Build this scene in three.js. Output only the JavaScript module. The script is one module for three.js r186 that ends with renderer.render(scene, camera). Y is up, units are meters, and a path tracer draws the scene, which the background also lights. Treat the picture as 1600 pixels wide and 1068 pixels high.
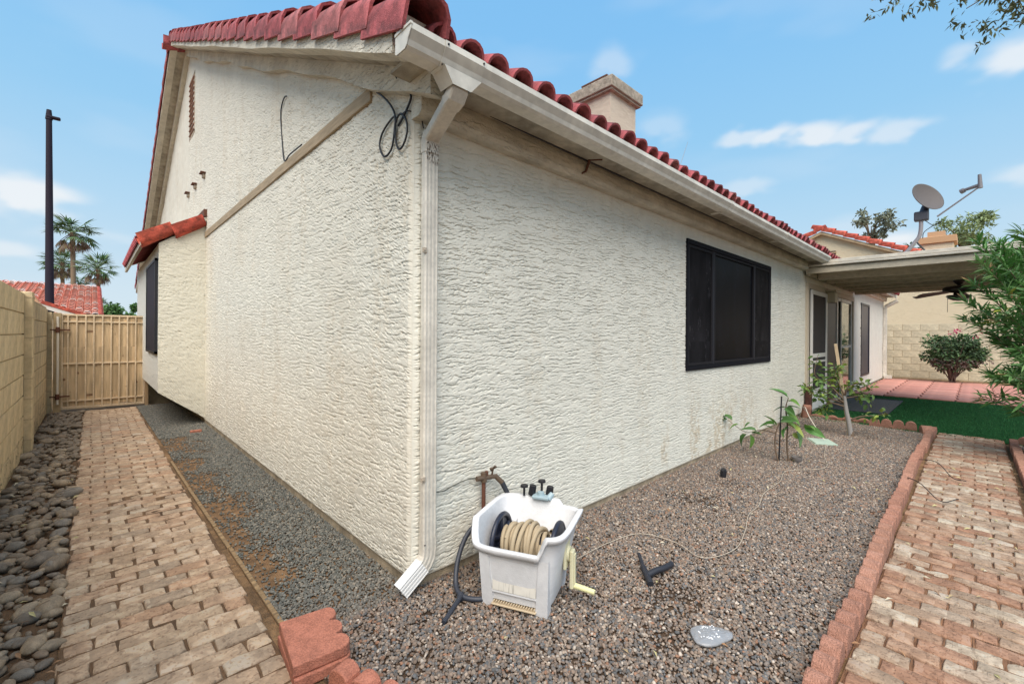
import * as THREE from 'three';
import { mergeGeometries } from 'three/addons/utils/BufferGeometryUtils.js';
import { RoundedBoxGeometry } from 'three/addons/geometries/RoundedBoxGeometry.js';

// ---------------------------------------------------------------- camera, sky, sun, exposure
const scene = new THREE.Scene();
const camera = new THREE.PerspectiveCamera(75.47, 1600 / 1068, 0.05, 900);
camera.rotation.order = 'YXZ';
camera.position.set(-1.352, 1.5, 2.257);
camera.rotation.set(0, -43.6 * Math.PI / 180, 0.0072);
camera.setViewOffset(1600, 1068, 0, 12.2, 1600, 1068);     // shift lens: verticals stay upright
scene.add(camera);

const EXPOSURE = 2.35;
const renderer = new THREE.WebGLRenderer({ antialias: true });
renderer.toneMapping = THREE.LinearToneMapping;
renderer.toneMappingExposure = EXPOSURE;
renderer.shadowMap.enabled = true;

const sun = new THREE.DirectionalLight(new THREE.Color().setRGB(1, 0.9, 0.78), 2.3);
sun.position.set(-20, 42, 19);                              // hazy sun behind the camera, very soft
sun.target.position.set(2, 0, -2);
sun.castShadow = true; sun.shadow.radius = 110; sun.shadow.mapSize.set(2048, 2048);
Object.assign(sun.shadow.camera, { left: -25, right: 25, top: 25, bottom: -25, near: 1, far: 140 });
scene.add(sun, sun.target);

// ---------------------------------------------------------------- numbers and noise
function mulberry(a) { return () => { a |= 0; a = a + 0x6D2B79F5 | 0; let t = Math.imul(a ^ a >>> 15, 1 | a); t = t + Math.imul(t ^ t >>> 7, 61 | t) ^ t; return ((t ^ t >>> 14) >>> 0) / 4294967296; }; }
let R = mulberry(7);
const rr = (a, b) => a + (b - a) * R();
const clamp = (v, a = 0, b = 1) => Math.min(b, Math.max(a, v));
const sst = (a, b, v) => { const t = clamp((v - a) / (b - a)); return t * t * (3 - 2 * t); };
const mix = (a, b, t) => a + (b - a) * t;
const hsh = (i, j) => { let h = Math.imul(i + 1013, 374761393) ^ Math.imul(j + 7919, 668265263); h = Math.imul(h ^ (h >>> 13), 1274126177); return ((h ^ (h >>> 16)) >>> 0) / 4294967296; };
const md = (a, n) => ((a % n) + n) % n;
function vn(x, y, p = 0, q = 0) {                            // value noise, 0..1, wraps at p,q when given
  let i = Math.floor(x), j = Math.floor(y); let u = x - i, v = y - j; u = u * u * (3 - 2 * u); v = v * v * (3 - 2 * v);
  let i1 = i + 1, j1 = j + 1; if (p) { i = md(i, p); i1 = md(i1, p); } if (q) { j = md(j, q); j1 = md(j1, q); }
  const a = hsh(i, j), b = hsh(i1, j), c = hsh(i, j1), d = hsh(i1, j1);
  return a + (b - a) * u + (c - a) * v + (a - b - c + d) * u * v;
}
function fb(x, y, o = 4, p = 0, q = 0) { let s = 0, a = .5, n = 0; for (let k = 0; k < o; k++) { s += a * vn(x, y, p, q); n += a; x = x * 2 + (p ? 0 : 17.3); y = y * 2 + (q ? 0 : 9.1); p *= 2; q *= 2; a *= .5; } return s / n; }

// ---------------------------------------------------------------- sky
{
  const W = 2048, H = 1024, d = new Float32Array(W * H * 4);
  const lin = (r, g, b) => [r, g, b].map(v => { v /= 255; return v <= .04045 ? v / 12.92 : ((v + .055) / 1.055) ** 2.4; });
  const stops = [[-90, lin(200, 205, 205)], [0, lin(218, 233, 240)], [5, lin(203, 226, 241)], [13, lin(180, 217, 243)], [22, lin(152, 205, 243)], [33, lin(134, 195, 243)], [50, lin(122, 186, 240)], [90, lin(112, 176, 235)]];
  // soft clouds: azimuth, elevation, half width, half height (degrees), strength
  const clouds = [[-19, 21.9, 2.6, .8, .55], [-16, 21.3, 3, 1.0, .7], [-12.5, 20.7, 3.4, 1.1, .75], [-9, 20.0, 3, 1.0, .65], [-5.5, 19.4, 3, .8, .5], [-18.5, 16.6, 3, 1.1, .35], [-94, 12.0, 3.6, 1.5, .8], [-98, 11.5, 4, 1.6, .6], [-95.5, 7.0, 2.2, .8, .5], [-90, 9, 4, .8, .2], [3, 22.8, 3.2, 1.6, .75], [-1, 24, 1.5, 1.1, .4], [-34, 31, 2.5, 1.6, .32], [-28, 24, 3, 1.8, .25], [-5.4, 9, 2.2, 1.4, .8], [-9, 11, 3, 1.0, .25], [4, 14, 3, .9, .45]];
  const q = mulberry(91);
  for (let k = 0; k < 46; k++) { const az = 8 + q() * 250; clouds.push([az > 180 ? az - 360 : az, 6 + q() * q() * 40, 3 + q() * 8, 1 + q() * 1.6, .3 + q() * .6]); }
  for (let j = 0; j < H; j++) {
    const el = ((j + .5) / H - .5) * 180;
    let s = 0; while (s < stops.length - 2 && el > stops[s + 1][0]) s++;
    const t = clamp((el - stops[s][0]) / (stops[s + 1][0] - stops[s][0]));
    const near = clouds.filter(c => Math.abs(c[1] - el) < c[3] * 3.2);
    for (let i = 0; i < W; i++) {
      const az = ((i + .5) / W - .5) * 360; let c = 0;
      for (const k of near) {
        let da = az - k[0]; if (da > 180) da -= 360; if (da < -180) da += 360;
        if (Math.abs(da) > k[2] * 3.2) continue;
        const n = fb(az * .35 + 40, el * .8 + 60, 5);
        const g = Math.exp(-((da / k[2]) ** 2) - ((el - k[1] + (n - .5) * 2.2) / k[3]) ** 2);
        c = Math.max(c, k[4] * sst(.12, .85, g * (.45 + 1.1 * n)));
      }
      const thin = .10 * sst(.5, .8, fb(az * .07 + 5, el * .22 + 11, 4)) * (el > 0 ? 1 : 0); c = Math.max(c, thin);
      const o = (j * W + i) * 4, wc = [.93, .94, .95];
      for (let k = 0; k < 3; k++) d[o + k] = mix(mix(stops[s][1][k], stops[s + 1][1][k], t), wc[k], c) / EXPOSURE;
      d[o + 3] = 1;
    }
  }
  const tx = new THREE.DataTexture(d, W, H, THREE.RGBAFormat, THREE.FloatType);
  tx.mapping = THREE.EquirectangularReflectionMapping; tx.magFilter = tx.minFilter = THREE.LinearFilter; tx.colorSpace = THREE.LinearSRGBColorSpace; tx.needsUpdate = true;
  scene.background = tx; scene.environment = tx;
}

// ---------------------------------------------------------------- building helpers
const names = {};
const numbered = n => { const k = names[n] = (names[n] ?? -1) + 1; return k ? `${n}_${String(k).padStart(3, '0')}` : n; };
function mesh(name, geo, mat, parent = scene) {
  const m = new THREE.Mesh(geo, mat); m.name = parent === scene ? numbered(name) : name; m.castShadow = m.receiveShadow = true; parent.add(m); return m;
}
function tag(o, label, category, group, kind) { if (label) o.userData.label = label; if (category) o.userData.category = category; if (group) o.userData.group = group; if (kind) o.userData.kind = kind; return o; }
function thing(name, label, category, pos = [0, 0, 0], turn = 0, group) { const g = new THREE.Group(); g.name = numbered(name); g.position.set(...pos); g.rotation.y = turn; scene.add(g); return tag(g, label, category, group); }
function struct(name, geo, mat, label) { const m = mesh(name, geo, mat); m.userData.kind = 'structure'; if (label) m.userData.label = label; return m; }

function uvBox(g) {                                          // uv in metres from the dominant axis
  if (g.index) g = g.toNonIndexed();
  const p = g.attributes.position, n = g.attributes.normal, uv = new Float32Array(p.count * 2);
  for (let i = 0; i < p.count; i++) {
    const f = i - i % 3, nx = Math.abs(n.getX(f) + n.getX(f + 1) + n.getX(f + 2)), ny = Math.abs(n.getY(f) + n.getY(f + 1) + n.getY(f + 2)), nz = Math.abs(n.getZ(f) + n.getZ(f + 1) + n.getZ(f + 2));
    const x = p.getX(i), y = p.getY(i), z = p.getZ(i);
    if (nx >= ny && nx >= nz) { uv[2 * i] = z; uv[2 * i + 1] = y; } else if (ny >= nz) { uv[2 * i] = x; uv[2 * i + 1] = z; } else { uv[2 * i] = x; uv[2 * i + 1] = y; }
  }
  g.setAttribute('uv', new THREE.BufferAttribute(uv, 2)); return g;
}
const clean = g => { if (g.index) g = g.toNonIndexed(); for (const k of Object.keys(g.attributes)) if (!['position', 'normal', 'uv'].includes(k)) g.deleteAttribute(k); return g; };
const join = (...gs) => mergeGeometries(gs.flat().map(clean));
function box(x0, x1, y0, y1, z0, z1, r = 0) {
  const w = Math.abs(x1 - x0), h = Math.abs(y1 - y0), d = Math.abs(z1 - z0);
  const g = r ? new RoundedBoxGeometry(w, h, d, 1, Math.min(r, w / 2.1, h / 2.1, d / 2.1)) : new THREE.BoxGeometry(w, h, d);
  g.translate((x0 + x1) / 2, (y0 + y1) / 2, (z0 + z1) / 2); return uvBox(g);
}
const V = (x, y, z) => new THREE.Vector3(x, y, z);
function strut(a, b, r0, r1 = r0, seg = 8) {
  const A = V(...a), B = V(...b), d = B.clone().sub(A), g = new THREE.CylinderGeometry(r1, r0, d.length(), seg, 1);
  g.applyQuaternion(new THREE.Quaternion().setFromUnitVectors(V(0, 1, 0), d.clone().normalize())); g.translate((A.x + B.x) / 2, (A.y + B.y) / 2, (A.z + B.z) / 2); return uvBox(g);
}
function tube(pts, r, n = 0, rad = 6, closed = false, ten = .5) { const c = new THREE.CatmullRomCurve3(pts.map(p => V(...p)), closed, 'catmullrom', ten); return clean(new THREE.TubeGeometry(c, n || pts.length * 5, r, rad, closed)); }
function taper(pts, rad, seg = 6) {                           // a limb through points with a radius at each
  const gs = []; const pos = [], idx = []; const c = new THREE.CatmullRomCurve3(pts.map(p => V(...p)));
  const N = pts.length * 3, fr = c.computeFrenetFrames(N, false);
  for (let i = 0; i <= N; i++) {
    const t = i / N, P = c.getPoint(t), k = t * (rad.length - 1), k0 = Math.min(Math.floor(k), rad.length - 2), r = mix(rad[k0], rad[k0 + 1], k - k0);
    for (let j = 0; j < seg; j++) { const a = j / seg * Math.PI * 2, q = P.clone().addScaledVector(fr.normals[i], Math.cos(a) * r).addScaledVector(fr.binormals[i], Math.sin(a) * r); pos.push(q.x, q.y, q.z); }
  }
  for (let i = 0; i < N; i++) for (let j = 0; j < seg; j++) { const a = i * seg + j, b = i * seg + (j + 1) % seg, c2 = a + seg, d = b + seg; idx.push(a, c2, b, b, c2, d); }
  const g = new THREE.BufferGeometry(); g.setAttribute('position', new THREE.Float32BufferAttribute(pos, 3)); g.setIndex(idx); g.computeVertexNormals();
  g.setAttribute('uv', new THREE.Float32BufferAttribute(new Float32Array(pos.length / 3 * 2), 2)); return clean(g);
}
function extrude(pts, depth, place, opt = {}) {               // closed outline in (a,b), swept along c; place(a,b,c) -> world
  const s = new THREE.Shape(pts.map(p => new THREE.Vector2(p[0], p[1])));
  for (const h of opt.holes || []) s.holes.push(new THREE.Path(h.map(p => new THREE.Vector2(p[0], p[1]))));
  const g = new THREE.ExtrudeGeometry(s, { depth, bevelEnabled: !!opt.bevel, bevelThickness: opt.bevel, bevelSize: opt.bevel, bevelOffset: -(opt.bevel || 0), bevelSegments: opt.bs || 1, steps: opt.steps || 1, curveSegments: 8 });
  const p = g.attributes.position; for (let i = 0; i < p.count; i++) { const q = place(p.getX(i), p.getY(i), p.getZ(i)); p.setXYZ(i, q[0], q[1], q[2]); }
  g.deleteAttribute('normal'); g.computeVertexNormals(); return uvBox(g);
}
// place in the (z,y) plane, swept along +x from x0; and in (x,y), swept along +z from z0
const alongX = x0 => (a, b, c) => [x0 + c, b, -a];            // a = -z
const alongZ = z0 => (a, b, c) => [a, b, z0 + c];
const alongY = y0 => (a, b, c) => [a, y0 + c, -b];            // b = -z
const ring = (r, n, f = () => 1) => Array.from({ length: n }, (_, i) => { const a = i / n * Math.PI * 2; return [Math.cos(a) * r * f(a), Math.sin(a) * r * f(a)]; });

class Acc {                                                   // gathers many small faces with vertex colours into one geometry
  constructor() { this.p = []; this.n = []; this.c = []; }
  add(g, m, col) {
    const P = g.attributes.position, N = g.attributes.normal, v = V(0, 0, 0), nm = new THREE.Matrix3().getNormalMatrix(m);
    for (let i = 0; i < P.count; i++) { v.fromBufferAttribute(P, i).applyMatrix4(m); this.p.push(v.x, v.y, v.z); v.fromBufferAttribute(N, i).applyMatrix3(nm).normalize(); this.n.push(v.x, v.y, v.z); this.c.push(col[0], col[1], col[2]); }
  }
  geo() { const g = new THREE.BufferGeometry(); g.setAttribute('position', new THREE.Float32BufferAttribute(this.p, 3)); g.setAttribute('normal', new THREE.Float32BufferAttribute(this.n, 3)); g.setAttribute('color', new THREE.Float32BufferAttribute(this.c, 3)); g.setAttribute('uv', new THREE.Float32BufferAttribute(new Float32Array(this.p.length / 3 * 2), 2)); return g; }
}
function leafGeo(len, wid, bend = .15, fold = .12, n = 3) {    // blade along +z from the origin, face up, pointed both ends
  const pos = []; const row = i => { const t = i / n, w = wid * .5 * Math.sin(Math.PI * Math.pow(t, .8)) ** .8, y = -bend * len * t * t, z = len * t; return [[-w, y + fold * w * 2, z], [0, y, z], [w, y + fold * w * 2, z]]; };
  for (let i = 0; i < n; i++) { const a = row(i), b = row(i + 1); for (let k = 0; k < 2; k++) { const q = [a[k], b[k], a[k + 1], a[k + 1], b[k], b[k + 1]]; const tri = i === 0 ? [q[0], q[1], q[5], q[0], q[5], q[2]] : q; for (const t of tri) pos.push(...t); } }
  const g = new THREE.BufferGeometry(); g.setAttribute('position', new THREE.Float32BufferAttribute(pos, 3)); g.computeVertexNormals(); return g;
}
const _o = new THREE.Object3D();
function mat4(p, dir, roll = 0, s = 1) { _o.position.set(...p); _o.up.set(0, 1, 0); if (Math.abs(dir[1]) > .98) _o.up.set(1, 0, 0); _o.lookAt(p[0] + dir[0], p[1] + dir[1], p[2] + dir[2]); _o.rotateZ(roll); _o.scale.setScalar(s); _o.updateMatrix(); return _o.matrix.clone(); }
const rdir = () => { const z = rr(-1, 1), a = rr(0, 6.283), q = Math.sqrt(1 - z * z); return [q * Math.cos(a), z, q * Math.sin(a)]; };
const nrm = d => { const l = Math.hypot(...d) || 1; return d.map(v => v / l); };

// ---------------------------------------------------------------- textures and materials
function tex(n, metres, fn, color = false) {                  // fn(u,v) in 0..1 of a square that wraps; returns grey or [r,g,b] 0..1 (linear for grey, sRGB-coded otherwise)
  const d = new Uint8Array(n * n * 4);
  for (let j = 0; j < n; j++) for (let i = 0; i < n; i++) { const c = fn((i + .5) / n, (j + .5) / n), o = (j * n + i) * 4; if (Array.isArray(c)) for (let k = 0; k < 3; k++) d[o + k] = clamp(c[k]) * 255; else d[o] = d[o + 1] = d[o + 2] = clamp(c) * 255; d[o + 3] = 255; }
  const t = new THREE.DataTexture(d, n, n); t.wrapS = t.wrapT = THREE.RepeatWrapping; t.magFilter = THREE.LinearFilter; t.minFilter = THREE.LinearMipmapLinearFilter; t.generateMipmaps = true;
  t.repeat.set(1 / metres, 1 / metres); if (color) t.colorSpace = THREE.SRGBColorSpace; t.needsUpdate = true; return t;
}
const L = (r, g, b) => new THREE.Color().setRGB(r, g, b);
const S = (r, g, b) => new THREE.Color().setRGB(r / 255, g / 255, b / 255, THREE.SRGBColorSpace);
const mat = (color, rough = .8, o = {}) => new THREE.MeshStandardMaterial({ color, roughness: rough, side: THREE.DoubleSide, ...o });
const fine = tex(512, .5, (u, v) => .5 * fb(u * 32, v * 32, 4, 32, 32) + .5 * vn(u * 128, v * 128, 128, 128));
const coarse = tex(512, 2, (u, v) => fb(u * 16, v * 16, 5, 16, 16));
// a mottle multiplies a base colour: patches of dust and age
const mottle = (n, metres, lo, hi, f1, f2) => tex(n, metres, (u, v) => { const a = fb(u * f1, v * f1, 4, f1, f1), b = fb(u * f2, v * f2, 3, f2, f2), k = clamp(mix(lo, hi, clamp(.7 * a + .5 * b - .1))); return [k, k, k]; }, true);

// hand-trowelled stucco: overlapping flakes whose lower lips stand proud; repeats every 4 m
function stuccoH(x, y) {
  x *= 1.45; y *= 1.45;
  const wx = x + .03 * (vn(x * 9, y * 9) - .5);
  const wy = y + .03 * (vn(x * 6 + 4, y * 7) - .5) + .014 * (vn(x * 22, y * 22 + 9) - .5) + .016 * (vn(x * 52, y * 30 + 3) - .5) + .009 * (vn(x * 115, y * 60) - .5);
  const flake = (fx, fy, sx, sy, th) => sst(th - .03, th + .03, .62 * vn(wx * fx + sx, wy * fy + sy) + .38 * vn(wx * fx * 2.3 + sy, wy * fy * 2.1 + sx));
  const lips = (f, s, th) => {                                // narrow undercut below each trowelled lip
    const t = wy * f + 1.2 * vn(wx * 1.6 + s, wy * 3 + s) + .7 * vn(wx * 7 + s, wy * 8), k = Math.floor(t), fr = t - k;
    return (sst(.80, .95, fr) - .06 * (1 - sst(0, .15, fr))) * sst(th, th + .08, .7 * vn(wx * 7 + s + k * 3.7, k * 1.31 + wy * 3 + s) + .3 * vn(wx * 26 + s, k * 2.3));
  };
  return .013 + .0012 * flake(6, 15, 11, 5, .5) + .0012 * flake(9, 22, 31, 2, .56) - .0088 * lips(22, 3, .45) - .0066 * lips(36, 13, .50) + .0008 * vn(x * 30, y * 36) + .0012 * vn(x * 75, y * 75) - .0045 * sst(.76, .86, vn(x * 62 + 7, y * 70));
}
const stuccoTex = tex(1536, 4, (u, v) => stuccoH(u * 4, v * 4) / .022);
const grain = tex(512, .6, (u, v) => .6 * vn(u * 120, v * 120, 120, 120) + .4 * vn(u * 240, v * 240, 240, 240));

const WALL = L(.70, .675, .60);
const MAT = {
  wall: mat(L(1, 1, 1), .95, { vertexColors: true, bumpMap: grain, bumpScale: .0012 }),
  stucco: mat(WALL, .95, { bumpMap: stuccoTex, bumpScale: .022 }),
  trim: mat(L(.74, .69, .575), .95, { bumpMap: stuccoTex, bumpScale: .018, map: mottle(256, 1.3, .8, 1.05, 6, 22) }),
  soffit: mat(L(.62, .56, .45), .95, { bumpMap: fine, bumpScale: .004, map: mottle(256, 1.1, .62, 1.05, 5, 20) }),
  footing: mat(L(.56, .45, .31), .95, { bumpMap: fine, bumpScale: .004, map: mottle(256, .8, .6, 1.08, 5, 20) }),
  gutter: mat(L(.76, .73, .65), .5, { map: mottle(512, .9, .8, 1.04, 5, 26), bumpMap: coarse, bumpScale: .0015 }),
  black: mat(L(.012, .012, .016), .5), rubber: mat(L(.02, .022, .03), .55),
  rust: mat(L(.12, .045, .025), .85, { bumpMap: fine, bumpScale: .002 }),
  woodTrim: mat(L(.45, .36, .25), .85, { map: tex(256, .8, (u, v) => { const k = .78 + .25 * fb(u * 6, v * 60, 3, 6, 60); return [k, k * .98, k * .95]; }, true) }),
};

// ================================================================ SETTING: ground
const soilTex = tex(512, 2.2, (u, v) => { const a = fb(u * 10, v * 10, 5, 10, 10), b = vn(u * 90, v * 90, 90, 90); const k = .55 + .5 * a + .22 * (b - .5); return [k * .98, k * .88, k * .76]; }, true);
MAT.soil = mat(L(.36, .27, .18), 1, { map: soilTex, bumpMap: fine, bumpScale: .012 });
{ const g = new THREE.PlaneGeometry(600, 600); g.rotateX(-Math.PI / 2); struct('ground', uvBox(g), MAT.soil, 'bare brown soil of the yard'); }

// ================================================================ HOUSE
const house = thing('stucco_house', 'cream textured stucco house with red barrel tile roof and white gutter', 'house');
const SL = .472, RIDGE = -8.2, CO = Math.cos(Math.atan(SL)), SI = Math.sin(Math.atan(SL));
const deck = z => z > RIDGE ? 3.10 - SL * z : 3.10 - SL * (2 * RIDGE - z);    // roof deck height over z

function gridWall(cols, yr, rows, place, tone, flip, hole) {
  const pos = [], uv = [], col = [], idx = [], nc = cols.length;
  for (let i = 0; i < nc; i++) {
    const c = cols[i], [y0, y1] = yr(c);
    for (let j = 0; j <= rows; j++) { const y = mix(y0, y1, j / rows), p = place(c, y), t = tone(c, y); pos.push(p[0], p[1], p[2]); uv.push(c, y); col.push(WALL.r * t[0], WALL.g * t[1], WALL.b * t[2]); }
  }
  for (let i = 0; i < nc - 1; i++) for (let j = 0; j < rows; j++) {
    if (hole && hole((cols[i] + cols[i + 1]) / 2, pos[(i * (rows + 1) + j) * 3 + 1])) continue;
    const a = i * (rows + 1) + j, b = a + rows + 1, c = a + 1, d = b + 1; if (flip) idx.push(a, d, b, a, c, d); else idx.push(a, b, d, a, d, c);
  }
  const g = new THREE.BufferGeometry(); g.setAttribute('position', new THREE.Float32BufferAttribute(pos, 3)); g.setAttribute('uv', new THREE.Float32BufferAttribute(uv, 2)); g.setAttribute('color', new THREE.Float32BufferAttribute(col, 3)); g.setIndex(idx); g.computeVertexNormals(); return g;
}
const graded = (a, b, s0, k) => { const o = [a]; let x = a; while (x < b - s0 * .5) { x = Math.min(b, x + s0 + k * (x - a)); o.push(x); } if (o[o.length - 1] < b) o.push(b); return o; };
// faint age of the paint: mottles, brown run marks with ragged outlines
const age = (c, y, seed) => { const m = 1 + .10 * (fb(c * 1.1 + seed, y * 1.3, 4) - .5) + .07 * (vn(c * 14 + seed, y * 9) - .5); return m; };
const runs = (c, y, seed, thr) => sst(thr, thr + .12, fb(c * 5 + seed, y * .8 + seed, 4)) * sst(.35, .65, vn(c * 40, y * 28));
const holesR = [[3.5, 6.37, 1.13, 2.57]];
{ // gable end, facing the side path
  const tone = (c, y) => { const m = age(c, y, 3), s = .10 * runs(c, y, 40, .6) + .05 * sst(.55, .7, fb(c * 2 + 70, y * 2, 4)); return [m * (.985 - .5 * s), m * (.965 - .75 * s), m * (.93 - s)]; };
  const h = (c, y) => stuccoH(c + 1.3, y) * 1.1 * sst(0, .03, c);
  mesh('gable_wall', gridWall(graded(0, 8.2, .0075, .0026), c => [.088, deck(-c) - .1], 860, (c, y) => [-h(c, y), y, -c], tone, true), MAT.wall, house);
  mesh('gable_wall', gridWall(graded(8.2, 16.4, .05, .01), c => [.065, deck(-c) - .1], 110, (c, y) => [-stuccoH(c + 1.3, y), y, -c], tone, true), MAT.wall, house);
}
{ // long wall, facing the planting bed
  const tone = (c, y) => {
    const m = age(c, y, 9), band = sst(1.1, .1, y) * sst(1.6, 3.2, c) * sst(7.5, 5, c);
    const s = .09 * runs(c, y, 12, .58) + band * .38 * sst(.48, .66, fb(c * 4 + 8, y * 1.5 + 2, 5)) * sst(.3, .6, vn(c * 30, y * 34 + 3));
    return [m * .985 * (1 - .5 * s), m * (.99 - .72 * s), m * (.975 - .95 * s)];
  };
  const inHole = (c, y) => holesR.some(k => c > k[0] && c < k[1] && y > k[2] && y < k[3]);
  const h = (c, y) => stuccoH(c + .4, y + 1.7) * sst(0, .03, c);
  mesh('long_wall', gridWall(graded(0, 8.52, .0075, .0022), () => [.075, 2.8], 860, (c, y) => [c, y, h(c, y)], tone, false, inHole), MAT.wall, house);
  const far = (c, y) => c > 14.48 && c < 15.8 && y > .4 && y < 2.43;
  mesh('long_wall', gridWall(graded(13.2, 18.9, .04, 0), () => [.065, 2.8], 75, (c, y) => [c, y, h(c, y)], tone, false, far), MAT.wall, house);
  mesh('long_wall', gridWall(graded(8.52, 13.2, .04, 0), () => [2.53, 2.8], 8, (c, y) => [c, y, h(c, y)], tone, false), MAT.wall, house);
}
mesh('end_wall', join(box(18.9, 18.95, 0, 2.95, -16.4, -.01), box(0.02, 18.9, 0, 2.95, -16.45, -16.4)), MAT.stucco, house);
mesh('gable_wall', extrude([[0, 2.95], [16.4, 2.95], [8.2, 6.85]], .05, alongX(18.9)), MAT.stucco, house);
mesh('footing', box(-.004, .2, -.12, .084, -16.3, .004), MAT.footing, house); mesh('footing', box(.2, 8.5, -.12, .071, -.2, .002), MAT.footing, house); mesh('footing', box(13.25, 18.9, -.12, .062, -.2, -.014), MAT.footing, house);
mesh('weep_screed', join(box(-.014, .004, .08, .09, -6.4, .014), box(.004, 8.5, .068, .078, -.004, .016)), mat(L(.5, .46, .38), .7), house);
mesh('floor', box(.2, 18.9, -.1, .03, -16.3, -.2), mat(L(.2, .16, .12), .8), house);
mesh('interior_wall', box(8.4, 13.4, .03, 2.9, -2.6, -2.5), mat(L(.3, .26, .22), .9), house);

// horizontal trim board across the gable, three lengths with open butt joints
for (const [a, b, k] of [[-.5, -2.6, .034], [-2.61, -3.75, .03], [-3.76, -6.44, .032]]) mesh('trim_board', box(-k, 0, 3.03, 3.125, a, b, .006), MAT.woodTrim, house);

// sloping frieze and barge on both rakes, soffit between them
const wob = (a, s) => .012 * Math.sin(a * 2.1 + s) + .009 * Math.sin(a * 5.3 + 2 * s);
function rakeBand(x0, x1, lo, hi, side, wav) {
  const n = 40, top = [], bot = [];
  for (let i = 0; i <= n; i++) { const a = mix(side > 0 ? -.30 : 8.2, side > 0 ? 8.2 : 16.9, i / n); top.push([a, deck(-a) + hi]); bot.push([a, deck(-a) + lo + wav * wob(a, lo * 9)]); }
  return extrude([...bot, ...top.reverse()], x1 - x0, alongX(x0));
}
for (const s of [1, -1]) {
  mesh('rake_frieze', rakeBand(-.085, .01, -.215, -.085, s, 1.6), MAT.trim, house);
  mesh('barge_board', rakeBand(-.305, -.20, -.095, .02, s, .5), MAT.trim, house);
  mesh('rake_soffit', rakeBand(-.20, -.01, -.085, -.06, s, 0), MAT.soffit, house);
}
// eave: foam frieze on the wall, soffit, fascia
mesh('eave_frieze', extrude([[0, 2.735], [-.075, 2.735], [-.098, 2.745], [-.108, 2.765], [-.108, 2.835], [-.09, 2.89], [0, 2.89]], 18.95, alongX(-.02), { steps: 1 }), MAT.trim, house);
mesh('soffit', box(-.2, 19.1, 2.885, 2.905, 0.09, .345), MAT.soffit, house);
mesh('fascia', box(-.2, 19.1, 2.84, 2.985, .335, .358), MAT.trim, house);

// roof deck and field
const roof = mesh('roof', extrude([[-.355, deck(.355) - .06], [8.2, deck(-8.2) - .07], [16.8, deck(-16.8) - .06], [16.8, deck(-16.8)], [8.2, deck(-8.2)], [-.355, deck(.355)]], 19.4, alongX(-.3)), mat(L(.2, .13, .1), .9), house);
const redTex = tex(256, .7, (u, v) => { const d = sst(.5, .72, fb(u * 11 + 5, v * 11, 4)), k = (.6 + .5 * fb(u * 7, v * 7, 4, 7, 7) + .16 * (vn(u * 60, v * 60, 60, 60) - .5)) * (1 - .18 * d); return [k, k * (1 + .08 * d), k * (1 + .08 * d)]; }, true);
const tileMat = (r, g, b) => mat(L(r, g, b), .95, { map: redTex, bumpMap: fine, bumpScale: .003 });
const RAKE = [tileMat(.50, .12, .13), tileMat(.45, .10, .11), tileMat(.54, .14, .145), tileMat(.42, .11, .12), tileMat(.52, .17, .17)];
const EAVE = [tileMat(.40, .088, .095), tileMat(.36, .075, .085), tileMat(.45, .10, .11), tileMat(.31, .075, .082), tileMat(.44, .14, .14)];  // the rake reds made darker: shade at the eave put into the tile colour
const BRIGHT = [tileMat(.64, .12, .075), tileMat(.58, .10, .065), tileMat(.68, .14, .09)];

function shellTile(prof, len, t, lift, sc) {                  // curved tile: profile (a,n) swept along s, lower end raised
  const nP = prof.length, inner = prof.map((p, i) => { const a = prof[Math.max(0, i - 1)], b = prof[Math.min(nP - 1, i + 1)], d = nrm([b[0] - a[0], b[1] - a[1]]); return [p[0] + d[1] * t, p[1] - d[0] * t]; });
  const put = (p, s) => { const k = mix(1, sc, s); return [p[0] * k, p[1] * k + lift * (1 - s), s * len]; };
  const surf = (A, B, f) => { const pos = [], idx = []; A.forEach((p, i) => pos.push(...p, ...B[i])); for (let i = 0; i < A.length - 1; i++) { const a = 2 * i; if (f) idx.push(a, a + 1, a + 2, a + 2, a + 1, a + 3); else idx.push(a, a + 2, a + 1, a + 1, a + 2, a + 3); } const g = new THREE.BufferGeometry(); g.setAttribute('position', new THREE.Float32BufferAttribute(pos, 3)); g.setIndex(idx); g.computeVertexNormals(); return uvBox(g); };
  const o0 = prof.map(p => put(p, 0)), o1 = prof.map(p => put(p, 1)), i0 = inner.map(p => put(p, 0)), i1 = inner.map(p => put(p, 1));
  return join(surf(o0, o1, false), surf(i0, i1, true), surf(i0, o0, false), surf([o0[0], o1[0]], [i0[0], i1[0]], true), surf([o0[nP - 1], o1[nP - 1]], [i0[nP - 1], i1[nP - 1]], false));
}
const rakeProf = [[.036, -.045], [.04, .07], [.022, .125], [-.03, .158], [-.10, .165], [-.165, .14], [-.20, .09], [-.21, .01]].reverse();
const rakeA = shellTile(rakeProf, .47, .018, .05, .86), rakeB = shellTile(rakeProf.map(p => [-p[0], p[1]]).reverse(), .47, .018, .05, .86);
const eaveProf = []; eaveProf.push([-.108, .0]); for (let i = 0; i <= 8; i++) { const a = Math.PI * (1 - i / 8); eaveProf.push([Math.cos(a) * .078, .012 + Math.sin(a) * .074]); } eaveProf.push([.098, .0]);
const eaveG = shellTile(eaveProf, .46, .014, .022, .96);
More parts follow.
